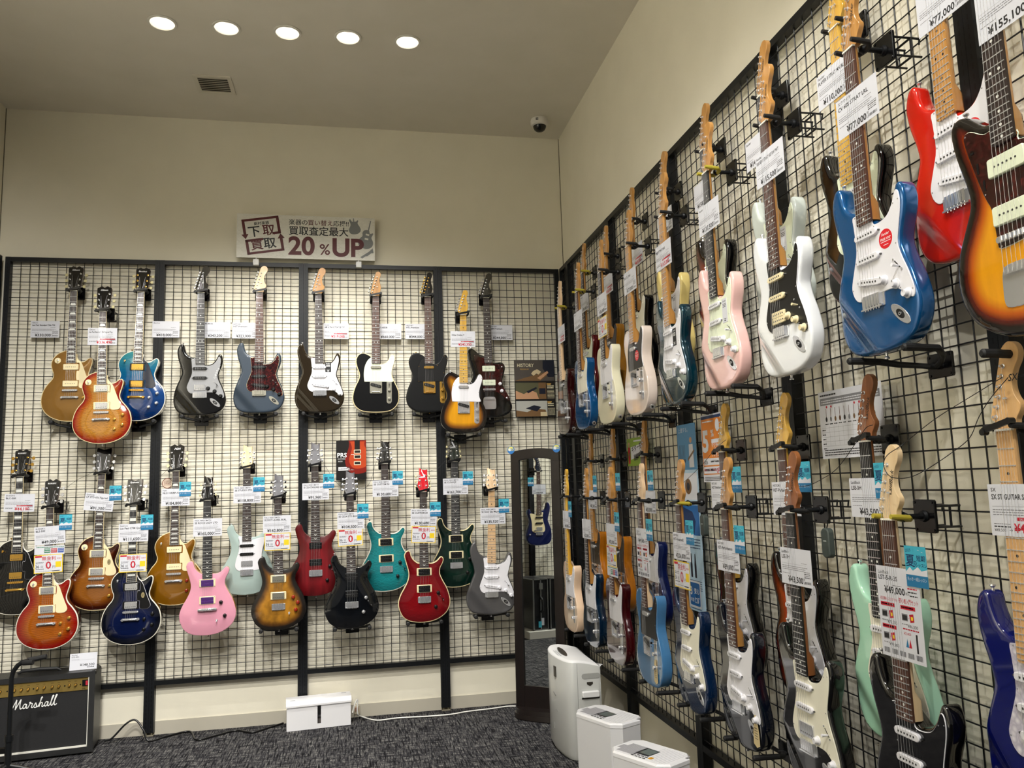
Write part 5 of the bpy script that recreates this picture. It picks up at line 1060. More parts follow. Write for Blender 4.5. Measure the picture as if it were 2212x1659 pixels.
BK = M('poster_black', '#14110f', .35); PH = [M('photo_'+n, c, .35) for n, c in (('slate', '#4b4540'), ('brown', '#6e5233'), ('skin', '#b98d6a'), ('navy', '#141827'), ('cream', '#c3b28e'), ('olive', '#53523a'), ('pale', '#a9a9a2'))]; PTXT = M('poster_text_pale', '#d8cfae', .4); PGOLD = M('poster_gold', '#b8924a', .4)
def hist(b, W, H):
    b.box(-W/2, -H/2, -1, W/2, H/2, 0, 0); z = .3; l = -W/2; t = H/2
    b.rect(l+2, t-148, -l-2, t-2, z, 1); b.poly([(l+2, t-148), (40, t-148), (120, t-90), (100, t-80), (l+60, t-130)], z+.1, 2); b.poly([(62, t-2), (-l-2, t-2), (-l-2, t-120), (96, t-120), (60, t-60)], z+.15, 4); b.poly([(18, t-128), (92, t-78), (100, t-92), (40, t-140)], z+.2, 3); b.poly([(-10, t-80), (20, t-66), (48, t-84), (30, t-104), (14, t-96), (-6, t-112), (-24, t-98)], z+.18, 5)
    b.text('HISTORY', l+22, t-50, 34, z+.4, 8, off=.008, maxw=118); b.text('PREMIUM', l+42, t-72, 15, z+.4, 9, maxw=82)
    b.rect(l+6, t-275, 26, t-160, z, 6); b.poly([(l+6, t-275), (26, t-275), (10, t-230), (-30, t-214), (-80, t-240), (l+6, t-216)], z+.1, 3); b.poly([(-60, t-222), (10, t-190), (14, t-202), (-50, t-236)], z+.15, 4); b.rect(-20+46, t-275, 40+40, t-160, z, 2); b.rect(-20+50, t-240, 40+36, t-200, z+.1, 4)
    b.rect(l+6, t-396, 84, t-288, z, 7); b.poly([(l+6, t-396), (84, t-396), (70, t-350), (-10, t-340), (-60, t-366), (l+6, t-352)], z+.1, 2); b.poly([(-70, t-340), (-10, t-318), (40, t-330), (10, t-362)], z+.12, 4); b.rect(34, t-394, 82, t-366, z+.15, 5)
    for y in (t-166, t-292): b.poly([(84, y), (118, y), (112, y-11), (88, y-11)], z, 9)
    for k in range(2): fine2(b, 88, 136, t-188-k*13, 7, 8)
    for k in range(7): fine2(b, 88, 138, t-216-k*9, 3, 8)
    for k in range(2): fine2(b, 88, 130, t-312-k*13, 7, 8)
    for k in range(6): fine2(b, 88, 138, t-342-k*9, 3, 8)
def fine2(b, x0, x1, y, h, mi):
    x = x0
    while x < x1-2: w = min(rnd.uniform(4, 12), x1-x); b.rect(x, y, x+w, y+h, .5, mi); x += w+1.5
card_obj('shop_poster', 'B', 0, 0, 0, 286, 400, 'dark workshop poster with pale title on the back grid near the corner', 'poster', hist, [BK]+PH+[PTXT, PGOLD], pos=mid('B', ((1111, 777), (1197, 777), (1200, 900), (1114, 901)), .004))
def prs(b, W, H):
    b.box(-W/2, -H/2, -4, W/2, H/2, 0, 0); z = .3; P = catmull(OUT['P'], 3)
    b.poly([(max(-W/2+40, min(W/2-1, 52+(a*.94-e*.12)*.62)), max(-H/2+1, min(H/2-1, 20+(e+a*.1)*.72))) for a, e in P], z, 1)
    b.poly([(max(-W/2+50, min(W/2-1, 52+(a*.94-e*.12)*.45)), max(-H/2+8, min(H/2-8, 20+(e+a*.1)*.5))) for a, e in P], z+.1, 2)
    b.rect(22, 60, 56, H/2-1, z+.2, 0)
    for y in (-20, 22, 55): b.prism(rrect(46, 26, 5, 40, y), z, z+.4, 3); b.rect(22, y-8, 58, y+8, z+.5, 0)
    b.text('PRS', -W/2+8, 20, 40, z+.4, 4, off=.02); b.text('GUITARS', -W/2+10, 6, 10, z+.4, 4, sx=1.25); b.text('2025', -W/2+12, -10, 10, z+.4, 4, sx=1.5); fine2(b, 0, 20, 34, 4, 4); b.rect(-W/2+14, -66, -10, -44, z, 4); b.rect(-8, -66, 18, -58, z, 4); fine2(b, -W/2+16, -26, -58, 4, 0)
card_obj('brochure', 'B', 0, 0, 0, 194, 260, 'black guitar brochure with a red guitar on its cover, on the back grid', 'brochure', prs, [BK, M('brochure_red', '#7a1a10', .3), M('brochure_orange', '#b0401c', .3), M('brochure_cream', '#cfc3a8', .4), INKWHITE], pos=mid('B', ((726, 951), (791, 951), (791, 1036), (727, 1038)), .008))
def green(b, W, H):
    b.box(-W/2, -H/2, -1, W/2, H/2, 0, 0); z = .3; b.poly([(-W/2+60, -40), (W/2, -8), (W/2, 44), (-W/2+60, 26)], z, 1); b.text('\u30ae\u30bf\u30fc\u5b89\u5fc3', -70, -2, 38, z+.1, 2, rot=.12, off=.02, maxw=200); b.text('\u914d\u9001\u30b5\u30fc\u30d3\u30b9', -40, -44, 34, z+.1, 2, rot=.12, off=.02, maxw=170); fine2(b, -40, 120, 52, 8, 1)
    b.prism(circ(14, 14, -112, 40), z, z+.2, 4); b.poly([(-128, 26), (-96, 26), (-100, -60), (-124, -60)], z+.2, 3); b.poly([(-140, -20), (-90, 6), (-86, -4), (-136, -32)], z+.4, 5)
GRN = M('poster_green', '#7f9c2a', .4)
card_obj('shop_poster', 'R', 0, 0, 0, 292, 146, 'green poster with white banner and black lettering on the right grid', 'poster', green, [GRN, PAPER, CINK, CRED, PH[2], PH[1]], pos=mid('R', ((1354, 948), (1396, 943), (1393, 1003), (1357, 1008)), .004))
def blue(b, W, H):
    b.box(-W/2, -H/2, -2, W/2, H/2, 0, 0); z = .3; t = H/2; b.rect(-W/2, t-200, W/2, t, z, 1); b.text('\u4e0a\u9054\u3059\u308b\u3002', -W/2+14, t-34, 24, z+.1, 2, maxw=W-24)
    for i in range(5): x = -W/2+18+i*14; b.rect(x, t-150, x+3, t-90, z+.1, 6); b.prism(circ(6, 8, x+1.5, t-160, 9), z, z+.2, 6)
    b.prism(circ(13, 14, 44, t-72), z, z+.3, 4); b.poly([(24, t-90), (64, t-90), (70, t-190), (20, t-190)], z+.2, 2); b.poly([(8, t-150), (78, t-112), (80, t-122), (10, t-162)], z+.4, 5)
    b.rect(-W/2+10, t-330, W/2-10, t-214, z, 2); b.prism(circ(34, 20, -6, t-272), z, z+.3, 5); b.prism(circ(17, 18, -6, t-272), z, z+.5, 6)
    b.rect(-W/2+10, t-480, W/2-10, t-352, z, 3); b.poly([(-W/2+12, t-360), (20, t-380), (50, t-420), (30, t-476), (-W/2+12, t-440)], z+.2, 7)
    for k in range(4): fine2(b, -W/2+12, W/2-16, t-500-k*12, 4, 7)
    for i in (0, 1): x = -20+i*40; b.poly([(x-9, t-660), (x+9, t-660), (x+10, t-610), (x+4, t-560), (x-4, t-560), (x-10, t-610)], z, 6)
    for k in range(5): fine2(b, -W/2+12, W/2-20, t-675-k*9, 3.5, 7)
CPALE = M('poster_pale_blue', '#a9c4d8', .4)
def guar(b, y):
    z = .6; b.rect(-58, y-56, 58, y+56, z, 2); b.prism(rrect(100, 96, 8, 0, y), z, z+.3, 3); b.text('3', -46, y-4, 48, z+.5, 2, off=.03); b.text('\u5e74\u9593', -46, y-32, 18, z+.5, 2, off=.01); b.text('\u5b89\u5fc3', -6, y+4, 26, z+.5, 2, off=.02); b.text('\u4fdd\u8a3c', -6, y-34, 26, z+.5, 2, off=.02)
def blue2(b, W, H):
    blue(b, W, H); guar(b, -H/2+140-70)
    for k in range(3): fine2(b, -50, 56, -H/2+8+k*10-8+8, 3.5, 7)
card_obj('shop_poster', 'R', 0, 0, 0, 196, 800, 'tall pale blue banner with guitar pictures behind the midnight blue guitar', 'poster', blue2, [CPALE, M('poster_mid_blue', '#4a86b4', .4), PAPER, M('poster_strong_blue', '#1d5fa0', .4), PH[2], PH[1], PH[3], CNAVY], pos=on_right(1492, 1115, .006))
def orange(b, W, H):
    b.box(-W/2, -H/2, -.6, W/2, H/2, 0, 1); z = .3; b.rect(-W/2+4, -H/2+30, W/2-4, H/2-6, z, 0); t = H/2; b.rect(-W/2+4, t-18, W/2-4, t-6, z+.1, 2); b.text('5', -W/2+8, t-150, 120, z+.3, 1, off=.04); b.text('%', -6, t-92, 40, z+.3, 1, off=.02); b.rect(-4, t-118, 80, t-102, z+.3, 1); b.text('\u30c7\u30b8\u30bf\u30eb', -4, t-134, 19, z+.3, 1, off=.02); b.text('\u30ae\u30d5\u30c8', 16, t-152, 18, z+.3, 1, off=.02); b.text('\u30d7\u30ec\u30bc\u30f3\u30c8', -8, t-172, 18, z+.3, 1, off=.02, maxw=92)
    b.prism(circ(18, 16, 56, t-48, 26), z, z+.3, 1); fine2(b, -W/2+14, 20, t-32, 5, 1); b.rect(-W/2+10, t-206, 60, t-178, z+.2, 1); b.text('6/26', -W/2+14, t-202, 20, z+.4, 3, off=.01); fine2(b, -20, 56, t-195, 6, 3)
    b.rect(-W/2+8, -H/2+34, W/2-8, -H/2+62, z+.2, 1); b.text('0\u5186', 30, -H/2+36, 26, z+.4, 4, off=.02, maxw=50); fine2(b, -W/2+12, 26, -H/2+44, 10, 4)
    for k in range(3): fine2(b, -W/2+12, 80, -H/2+14+k*6-8, 2.5, 3)
card_obj('shop_poster', 'R', 0, 0, 0, 190, 274, 'orange poster with a large white five per cent on the right grid', 'poster', orange, [M('poster_orange', '#d07818', .4), PAPER, CNAVY, CINK, CRED], pos=mid('R', ((1513, 896), (1560, 889), (1558, 1044), (1523, 1040)), .02))
def chart(b, W, H):
    b.box(-W/2, -H/2, -.8, W/2, H/2, 0, 0); z = .3; t = H/2; fine2(b, -W/2+10, -60, t-14, 5, 1); b.rect(-W/2+8, t-42, W/2-8, t-20, z, 2); fine2(b, -W/2+14, W/2-14, t-30, 3, 0); fine2(b, -W/2+14, W/2-14, t-37, 3, 0)
    for i in range(11):
        x = -W/2+36+i*23; b.rect(x-1, t-80, x+1, t-52, z, 4); b.prism(circ(5, 8, x, t-86, 8), z, z+.2, (1, 2, 3, 4)[i % 4]); b.prism(circ(4, 8, x+5, t-48), z+.2, z+.3, 5) if i in (0, 1, 6, 7, 8) else None; fine2(b, x-8, x+8, t-102, 3, 1)
        for r in range(4): b.rect(x-11.5, -H/2+40, x-11, t-106, z, 2)
    for r in range(5): b.rect(-W/2+8, t-112-r*14, W/2-8, t-111.5-r*14, z, 2); fine2(b, -W/2+10, -W/2+26, t-120-r*14, 3, 1)
    for r in range(3): fine2(b, -W/2+14, W/2-20, -H/2+10+r*7, 3, 1)
card_obj('shop_poster', 'R', 0, 0, 0, 304, 206, 'white comparison chart of small guitars behind the surf green guitar headstock', 'poster', chart, [PAPER, CINK, CGREY, PH[1], M('chart_brown', '#5a3a24', .5), CRED], pos=mid('R', ((1763, 847), (1900, 825), (1908, 985), (1775, 990)), .006))

# ------------------------------------------------------------------ standing mirror
def mirror():
    P0 = on_z(1118, 1545, 0); t = Vector((.793, -.609, 0)); n = Vector((-.609, -.793, 0)); WD, HT = .342, 1.665
    ctr = P0+t*(WD/2)-n*.0
    e = empty('standing_mirror', Matrix(((t.x, 0, n.x, ctr.x), (t.y, 0, n.y, ctr.y), (0, 1, 0, .001), (0, 0, 0, 1))) @ Matrix.Rotation(-.0165, 4, 'X')); tag(e, 'tall standing mirror in a dark brown wooden frame in the corner', 'mirror')
    WD_ = wood('dark_walnut', '#0c0605', '#160b09', .35, .2, (40, 4, 40)); w = WD/2; bar = .058
    def arc(hw, top, dip, n=10): return [(hw*(1-2*i/n), top-dip*(1-2*i/n)**2) for i in range(n+1)]
    b = MB()
    outer = [(-w, .07), (w, .07)]+arc(w, HT, .018); iw = w-bar
    b.box(-w, .05, -.012, -iw, HT-.03, .014); b.box(iw, .05, -.012, w, HT-.03, .014); b.box(-iw, .05, -.012, iw, .185, .012)
    top = [(-w, HT-.09), (-iw, HT-.09)]+[(x, y-.062) for x, y in arc(iw, HT, .014)][::-1]+[(iw, HT-.09), (w, HT-.09)]+arc(w, HT, .018)
    b.prism(top, -.012, .0145, 0, bev=.003); b.obj('frame', [WD_], e)
    b = MB(); b.add([(-iw-.004, .18, .002), (iw+.004, .18, .002), (iw+.004, HT-.06, .002), (-iw-.004, HT-.06, .002)], [(0, 1, 2, 3)]); b.obj('glass', [M('mirror_silver', '#c9cdcb', .0, 1.)], e)
    b = MB(); b.add([(-iw-.004, .18, -.008), (-iw-.004, HT-.06, -.008), (iw+.004, HT-.06, -.008), (iw+.004, .18, -.008)], [(0, 1, 2, 3)]); b.obj('backing_board', [WD_], e)
    b = MB()
    for z0, z1, k in ((.002, .03, 1.), (.03, .058, .93)):
        P = [(math.copysign(abs(math.cos(a))**.7, math.cos(a))*(w+.012)*k, math.sin(a)*.10*k) for a in [2*PI*i/36 for i in range(36)]]
        V0 = [(x, z0, -y) for x, y in P]; V1 = [(x*.99, z1, -y*.96) for x, y in P]; m = len(P)
        b.add(V0+V1, [(i, (i+1) % m, m+(i+1) % m, m+i) for i in range(m)]+[tuple(range(m))[::-1], tuple(range(m, 2*m))])
    b.obj('base', [WD_], e, ang=50)
    cols = [M('ok_blue', '#2d72b8', .4), M('ok_yellow', '#d6d06a', .4), M('ok_white', '#d9dde0', .4)]
    for i, x in enumerate((-w+.006, w-.012)):
        b = MB(.001); b.prism(circ(26, 26), 0, .6, 0); b.prism(circ(21, 24, 0, 2), .6, .8, 1); b.poly([(-20, -4), (20, -4), (14, -19), (-14, -19)], .9, 0); b.prism(circ(9, 14, -9, 2, 10), .8, 1., 2); b.text('OK', -4, 0, 17, 1.1, 0, off=.03, rot=-.15)
        o = b.obj('round_sticker', cols); o.matrix_world = e.matrix_world @ Matrix.Translation((x, HT+.004-(.012 if i else .008), .017)); tag(o, 'round blue and yellow sticker on the top %s corner of the standing mirror' % ('left', 'right')[i], 'sticker', 'round stickers on the mirror')
mirror()

# ------------------------------------------------------------------ amplifier, its card, guitar stand
def amp():
    A = Vector((-2.905, -.232, 0)); d = Vector((-3.358+2.905, -.283+.232, 0)).normalized(); W, D, H = .62, .19, .452
    x = -d; y = Vector((0, 0, 1)); z = x.cross(y)
    e = empty('guitar_amplifier', Matrix(((x.x, 0, z.x, A.x), (x.y, 0, z.y, A.y), (0, 1, 0, 0), (0, 0, 0, 1)))); tag(e, 'black combo guitar amplifier with gold control panel and white script name', 'amplifier')
    TOL = M('black_tolex', '#0c0c0d', .32, bump=(900, 1.)); GP_ = M('gold_panel', '#9c8448', .35, .6); PIPE = M('white_piping', '#d8d6cc', .4)
    def clothm():
        m, nt, b, N, L = nodes('speaker_cloth', .85); tc = N('ShaderNodeTexCoord'); w = N('ShaderNodeTexWave'); w.bands_direction = 'Y'; w.inputs['Scale'].default_value = 90; w.inputs['Distortion'].default_value = 4; w.inputs['Detail'].default_value = 3
        r = ramp(nt, [(.2, '#0a0a0b'), (.8, '#1d1d1f')]); L(tc.outputs['Object'], w.inputs['Vector']); L(w.outputs['Fac'], r.inputs[0]); L(r.outputs[0], b.inputs['Base Color']); return m
    cl = clothm(); t = .03; b = MB(); F = .012
    b.prism(rrect(W, H-F, .022, -W/2, F+(H-F)/2, seg=4), -D, -.03, 0); 
    for a in ((-W, F, -.03, -W+t, H, 0), (-t, F, -.03, 0, H, 0), (-W+t, F, -.03, -t, F+t, 0), (-W+t, H-t, -.03, -t, H, 0)): b.box(*a)
    b.obj('cabinet', [TOL], e)
    b = MB(); b.box(-W+t, F+t, -.03, -t, H-t-.07, -.012); b.obj('speaker_cloth', [cl], e)
    b = MB(); w0 = .005
    for a in ((-W+t, F+t, -.028, -W+t+w0, H-t, -.004), (-t-w0, F+t, -.028, -t, H-t, -.004), (-W+t, F+t, -.028, -t, F+t+w0+.004, -.004)): b.box(*a)
    b.obj('piping', [PIPE], e)
    b = MB(); b.box(-W+t+w0, H-t-.07, -.03, -t-w0, H-t-.002, -.008); pn = b.obj('control_panel', [GP_], e)
    kx = [-W+.075+i*.034 for i in range(4)]+[-.30, -.264, -.228, -.194, -.160, -.125]
    kx = [-.545, -.51, -.475, -.405, -.371, -.337, -.292, -.258, -.218, -.185, -.132, -.10]
    def kf(b): b.lathe([(9, 0), (9.5, 5), (8.5, 12), (7.5, 13), (0, 13)], n=16); b.lathe([(12, 0), (12, 1), (9, 1.2)], n=16, mi=1)
    for q in kx:
        o = link('knob', quick(('ampk',), 'knob', [GOLD, BLKP], kf), pn, (q, H-t-.037, -.008)); o.scale = (.72, .72, 1)
    b = MB(.001)
    for q in (-.44, -.311, -.155, -.075): b.prism(circ(4, 10, q*1000, (H-t-.038)*1000), -8, -6.5, 0)
    for q in kx: b.rect(q*1000-7, (H-t-.018)*1000, q*1000+7, (H-t-.0165)*1000, -7.6, 0)
    b.text('DSL', -66, (H-t-.066)*1000, 11, -7.5, 0, off=.02); b.obj('panel_print', [BLKP], pn)
    b = MB(); b.box(-.066, H-t-.048, -.008, -.036, H-t-.014, -.004, 0); b.box(-.048, H-t-.044, -.004, -.037, H-t-.02, -.0015, 1); b.obj('rocker_switch', [BLKP, M('rocker_red', '#b02a38', .3)], pn)
    # script name plate drawn stroke by stroke (mm, from the left end)
    S_ = [[(0, 8), (8, 4), (18, 10), (30, 32), (42, 58), (44, 60), (38, 8)], [(38, 8), (40, 12), (64, 58), (67, 60), (62, 34), (64, 10), (72, 10), (80, 18)], [(96, 28), (90, 34), (82, 28), (78, 16), (82, 8), (90, 12), (98, 32), (96, 12), (102, 8), (108, 16)], [(108, 16), (118, 36), (119, 40), (114, 40), (116, 34), (128, 32), (124, 14), (128, 8), (136, 14)], [(136, 14), (146, 34), (148, 28), (152, 14), (146, 7), (138, 10)], [(148, 10), (160, 14), (178, 56), (182, 62), (178, 64), (174, 52), (164, 8)], [(164, 8), (172, 28), (180, 32), (182, 24), (180, 10), (186, 8), (192, 16)], [(212, 28), (206, 34), (198, 28), (194, 16), (198, 8), (206, 12), (214, 32), (211, 12), (216, 8), (222, 14)], [(222, 14), (238, 52), (243, 64), (239, 66), (232, 46), (228, 16), (234, 8), (240, 16)], [(240, 16), (256, 54), (261, 66), (257, 68), (250, 48), (246, 16), (252, 8), (260, 16)]]
    b = MB(.001); k = .92
    for st in S_:
        P = [Vector(q) for q in st]; out = []
        for i in range(len(P)-1):
            p0, p1, p2, p3 = P[max(i-1, 0)], P[i], P[i+1], P[min(i+2, len(P)-1)]
            for j in range(5):
                u = j/5; out.append(.5*((2*p1)+(p2-p0)*u+(2*p0-5*p1+4*p2-p3)*u*u+(3*p1-p0-3*p2+p3)*u**3))
        out.append(P[-1]); b.tube([(-432+q.x*k, 272+q.y*k+q.x*.02, -9) for q in out], 2.7, n=6)
    b.obj('name_script', [M('script_white', '#e9e9e6', .3)], e)
    for s in (-W, 0):
        for yy in (F, H):
            b = MB(); b.lathe([(.0, -.019), (.012, -.016), (.019, -.006), (.021, .004)], n=10); o = b.obj('corner_guard', [BLKGLOSS], e); o.location = (s+(.012 if s else -.012), yy+(.012 if yy == F else -.012), -.014); o.scale = (.75, .75, -.75)
    for s in (-W+.05, -.05):
        for zz in (-.04, -D+.04): b = MB(); b.cyl((s, 0, zz), (s, F+.001, zz), .012, n=12); b.obj('rubber_foot', [RUB], e)
    b = MB(); b.tube([(-.42, H+.001, -.12), (-.40, H+.012, -.12), (-.31, H+.016, -.12), (-.22, H+.012, -.12), (-.20, H+.001, -.12)], [.006, .009, .011, .009, .006], n=8); b.obj('carry_handle', [RUB], e)
    return e
AMP = amp()
def ampcard():
    b = MB(.001); W, H = 142, 92; b.box(-W/2, 0, -.4, W/2, H, .4, 0); z = .6; b.text('Marshall', -62, 80, 9, z, 1); b.text('DSL40C', -62, 68, 12, z, 1); b.rect(-62, 54, 62, 54.6, z, 2); fine(b, -62, -20, 58); b.text('\u00a5148,500', 58, 20, 20, z, 1, align='R', off=.006); fine(b, 20, 60, 12, 3, 1)
    o = b.obj('price_card', CARDM, ang=20)
    o.matrix_world = AMP.matrix_world @ Matrix.Translation((-.075, .454, -.06)) @ Matrix.Rotation(-.12, 4, 'X'); tag(o, 'white price card standing on top of the black amplifier', 'price card', PC)
ampcard()
def stand():
    p = on_z(14, 1700, 0); p = Vector((p.x, p.y, 0)); e = empty('guitar_stand', Matrix.Translation(p)); tag(e, 'black tubular stand with padded arm in front of the amplifier', 'stand')
    b = MB(); b.cyl((0, 0, .03), (0, 0, .23), .016, n=14); b.cyl((0, 0, .22), (0, 0, .25), .02, n=14); b.obj('lower_post', [BLKM], e)
    T = on_back(13, 1452, -p.y); T2 = on_back(30, 1424, -p.y); h = T.z
    b = MB(); b.tube([(0, 0, .23), (0, 0, h-.03), (.006, 0, h), (.026, 0, h+.03), (.05, 0, h+.045), (.075, 0, h+.048)], .0115, n=12); b.obj('upper_post', [BLKM], e)
    b = MB(); b.tube([(.06, .03, h+.046), (.10, .03, h+.052), (.15, .03, h+.060)], [.013, .013, .013], n=10); b.tube([(.06, -.02, h+.044), (.085, -.03, h+.046), (.11, -.035, h+.047)], .013, n=10); b.obj('padded_arm', [RUB], e)
    for a in (.1, 2.2, 4.3):
        b = MB(); c, s = math.cos(a), math.sin(a); b.tube([(c*.01, s*.01, .10), (c*.06, s*.06, .085), (c*.2, s*.2, .03), (c*.26, s*.26, .016)], .011, n=10); lg = b.obj('leg', [BLKM], e)
        b = MB(); b.tube([(c*.235, s*.235, .02), (c*.28, s*.28, .014)], .014, n=10); b.obj('rubber_foot', [RUB], lg)
    b = MB(); b.box(-.045, -.012, .165, -.01, .012, .19); b.cyl((-.05, 0, .178), (-.04, 0, .178), .013, n=10); b.obj('clamp_knob', [BLKP], e)
stand()
def tube_obj(name, P, r, mat, label, cat, grp=None):
    out = []; V = [Vector(p) for p in P]
    for i in range(len(V)-1):
        p0, p1, p2, p3 = V[max(i-1, 0)], V[i], V[i+1], V[min(i+2, len(V)-1)]
        for j in range(6): u = j/6; out.append(.5*((2*p1)+(p2-p0)*u+(2*p0-5*p1+4*p2-p3)*u*u+(3*p1-p0-3*p2+p3)*u**3))
    out.append(V[-1]); b = MB(); b.tube(out, r, n=8); return tag(b.obj(name, [mat], ang=60), label, cat, grp)
Z = .007
P = [on_z(x, y, Z) for x, y in ((206, 1603), (222, 1590))]+[Vector((-2.72, -.02, .07))]+[on_z(x, y, Z) for x, y in ((270, 1585), (320, 1590), (362, 1584), (410, 1580), (425, 1598), (470, 1588), (510, 1578), (545, 1582), (580, 1572), (615, 1556))]
P = [Vector((-2.89, -.07, .02)), Vector((-2.85, -.07, .03)), Vector((-2.78, -.05, .10)), Vector((-2.73, -.04, .115)), Vector((-2.68, -.06, .06))]+[on_z(x, y, Z) for x, y in ((322, 1601), (362, 1590))]+P[6:-1]+[on_z(612, 1562, Z)]
tube_obj('power_cable', P, .0055, BLKP, 'black power cable running along the floor from the amplifier to the white box', 'cable')
WCAB = M('white_cable', '#d9d8d2', .45)
tube_obj('power_cable', [Vector((-1.462, -.085, .06)), Vector((-1.447, -.04, .10)), Vector((-1.43, -.02, .12)), Vector((-1.43, -.03, .04))]+[on_z(x, y, Z) for x, y in ((785, 1549), (815, 1556), (860, 1551), (930, 1547), (975, 1543), (1010, 1537), (1060, 1531), (1095, 1526))]+[Vector((-.42, -.05, Z))], .0045, WCAB, 'white power cable running along the skirting from the box to the mirror', 'cable')
def cablebox():
    a = on_z(619, 1582, 0); c = on_z(758, 1566, 0); x = (c-a).normalized(); y = Vector((0, 0, 1)); z = x.cross(y); W = (c-a).length; D, H = .125, .172; WB = M('box_white', '#e2e1e3', .4)
    e = empty('cable_box', Matrix(((x.x, 0, z.x, a.x), (x.y, 0, z.y, a.y), (0, 1, 0, 0), (0, 0, 0, 1)))); tag(e, 'white lidded cable management box on the floor against the back wall', 'cable box')
    b = MB(); t = .004; s0, s1 = W*.475, W*.53
    b.box(0, .002, -t, s0, H-.03, 0); b.box(s1, .002, -t, W, H-.03, 0); b.box(s0, .002, -t, s1, .03, 0); b.box(0, .002, -D, t, H-.03, -t); b.box(W-t, .002, -D, W, H-.03, -t); b.box(t, .002, -D, W-t, H-.03, -D+t); b.box(t, .002, -D+t, W-t, .006, -t); b.obj('box_body', [WB], e)
    b = MB(); pr = [(.006, H-.034), (.006, H-.024), (-.004, H), (-D+.004, H), (-D-.004, H-.024), (-D-.004, H-.034)]; m = len(pr)
    V = [(xx, yy, zz) for xx in (-.004, W+.004) for zz, yy in pr]; b.add(V, [(i, (i+1) % m, m+(i+1) % m, m+i) for i in range(m)]+[tuple(range(m))[::-1], tuple(range(m, 2*m))]); b.obj('lid', [WB], e, ang=20)
    b = MB(); GRY = M('box_grey_mark', '#8a8a8c', .5); b.box(.02, H-.0002, -.03, .05, H+.0006, -.022); b.box(W-.05, H-.0002, -.1, W-.02, H+.0006, -.092); b.obj('maker_mark', [GRY], e)
    b = MB(); b.box(.05, .007, -D+.03, W-.05, .045, -.04); b.obj('power_strip', [M('strip_grey', '#5a5450', .6)], e)
cablebox()
def outlet():
    e = empty('wall_outlet', frame(BACK, Vector((-1.435, GAP-.0065, .045)) + Vector((0, -.0, 0)))); tag(e, 'small pale power outlet low on the back wall beside the white box', 'outlet'); b = MB(.001); b.prism(rrect(36, 52, 4), .2, 6, 0, bev=1); b.obj('cover_plate', [M('outlet_cream', '#cbbfa6', .4)], e); b = MB(.001); b.prism(rrect(20, 26, 3, 0, 4), 6, 9, 0, bev=1); b.obj('plug', [M('plug_red', '#a87c6c', .5)], e)
outlet()

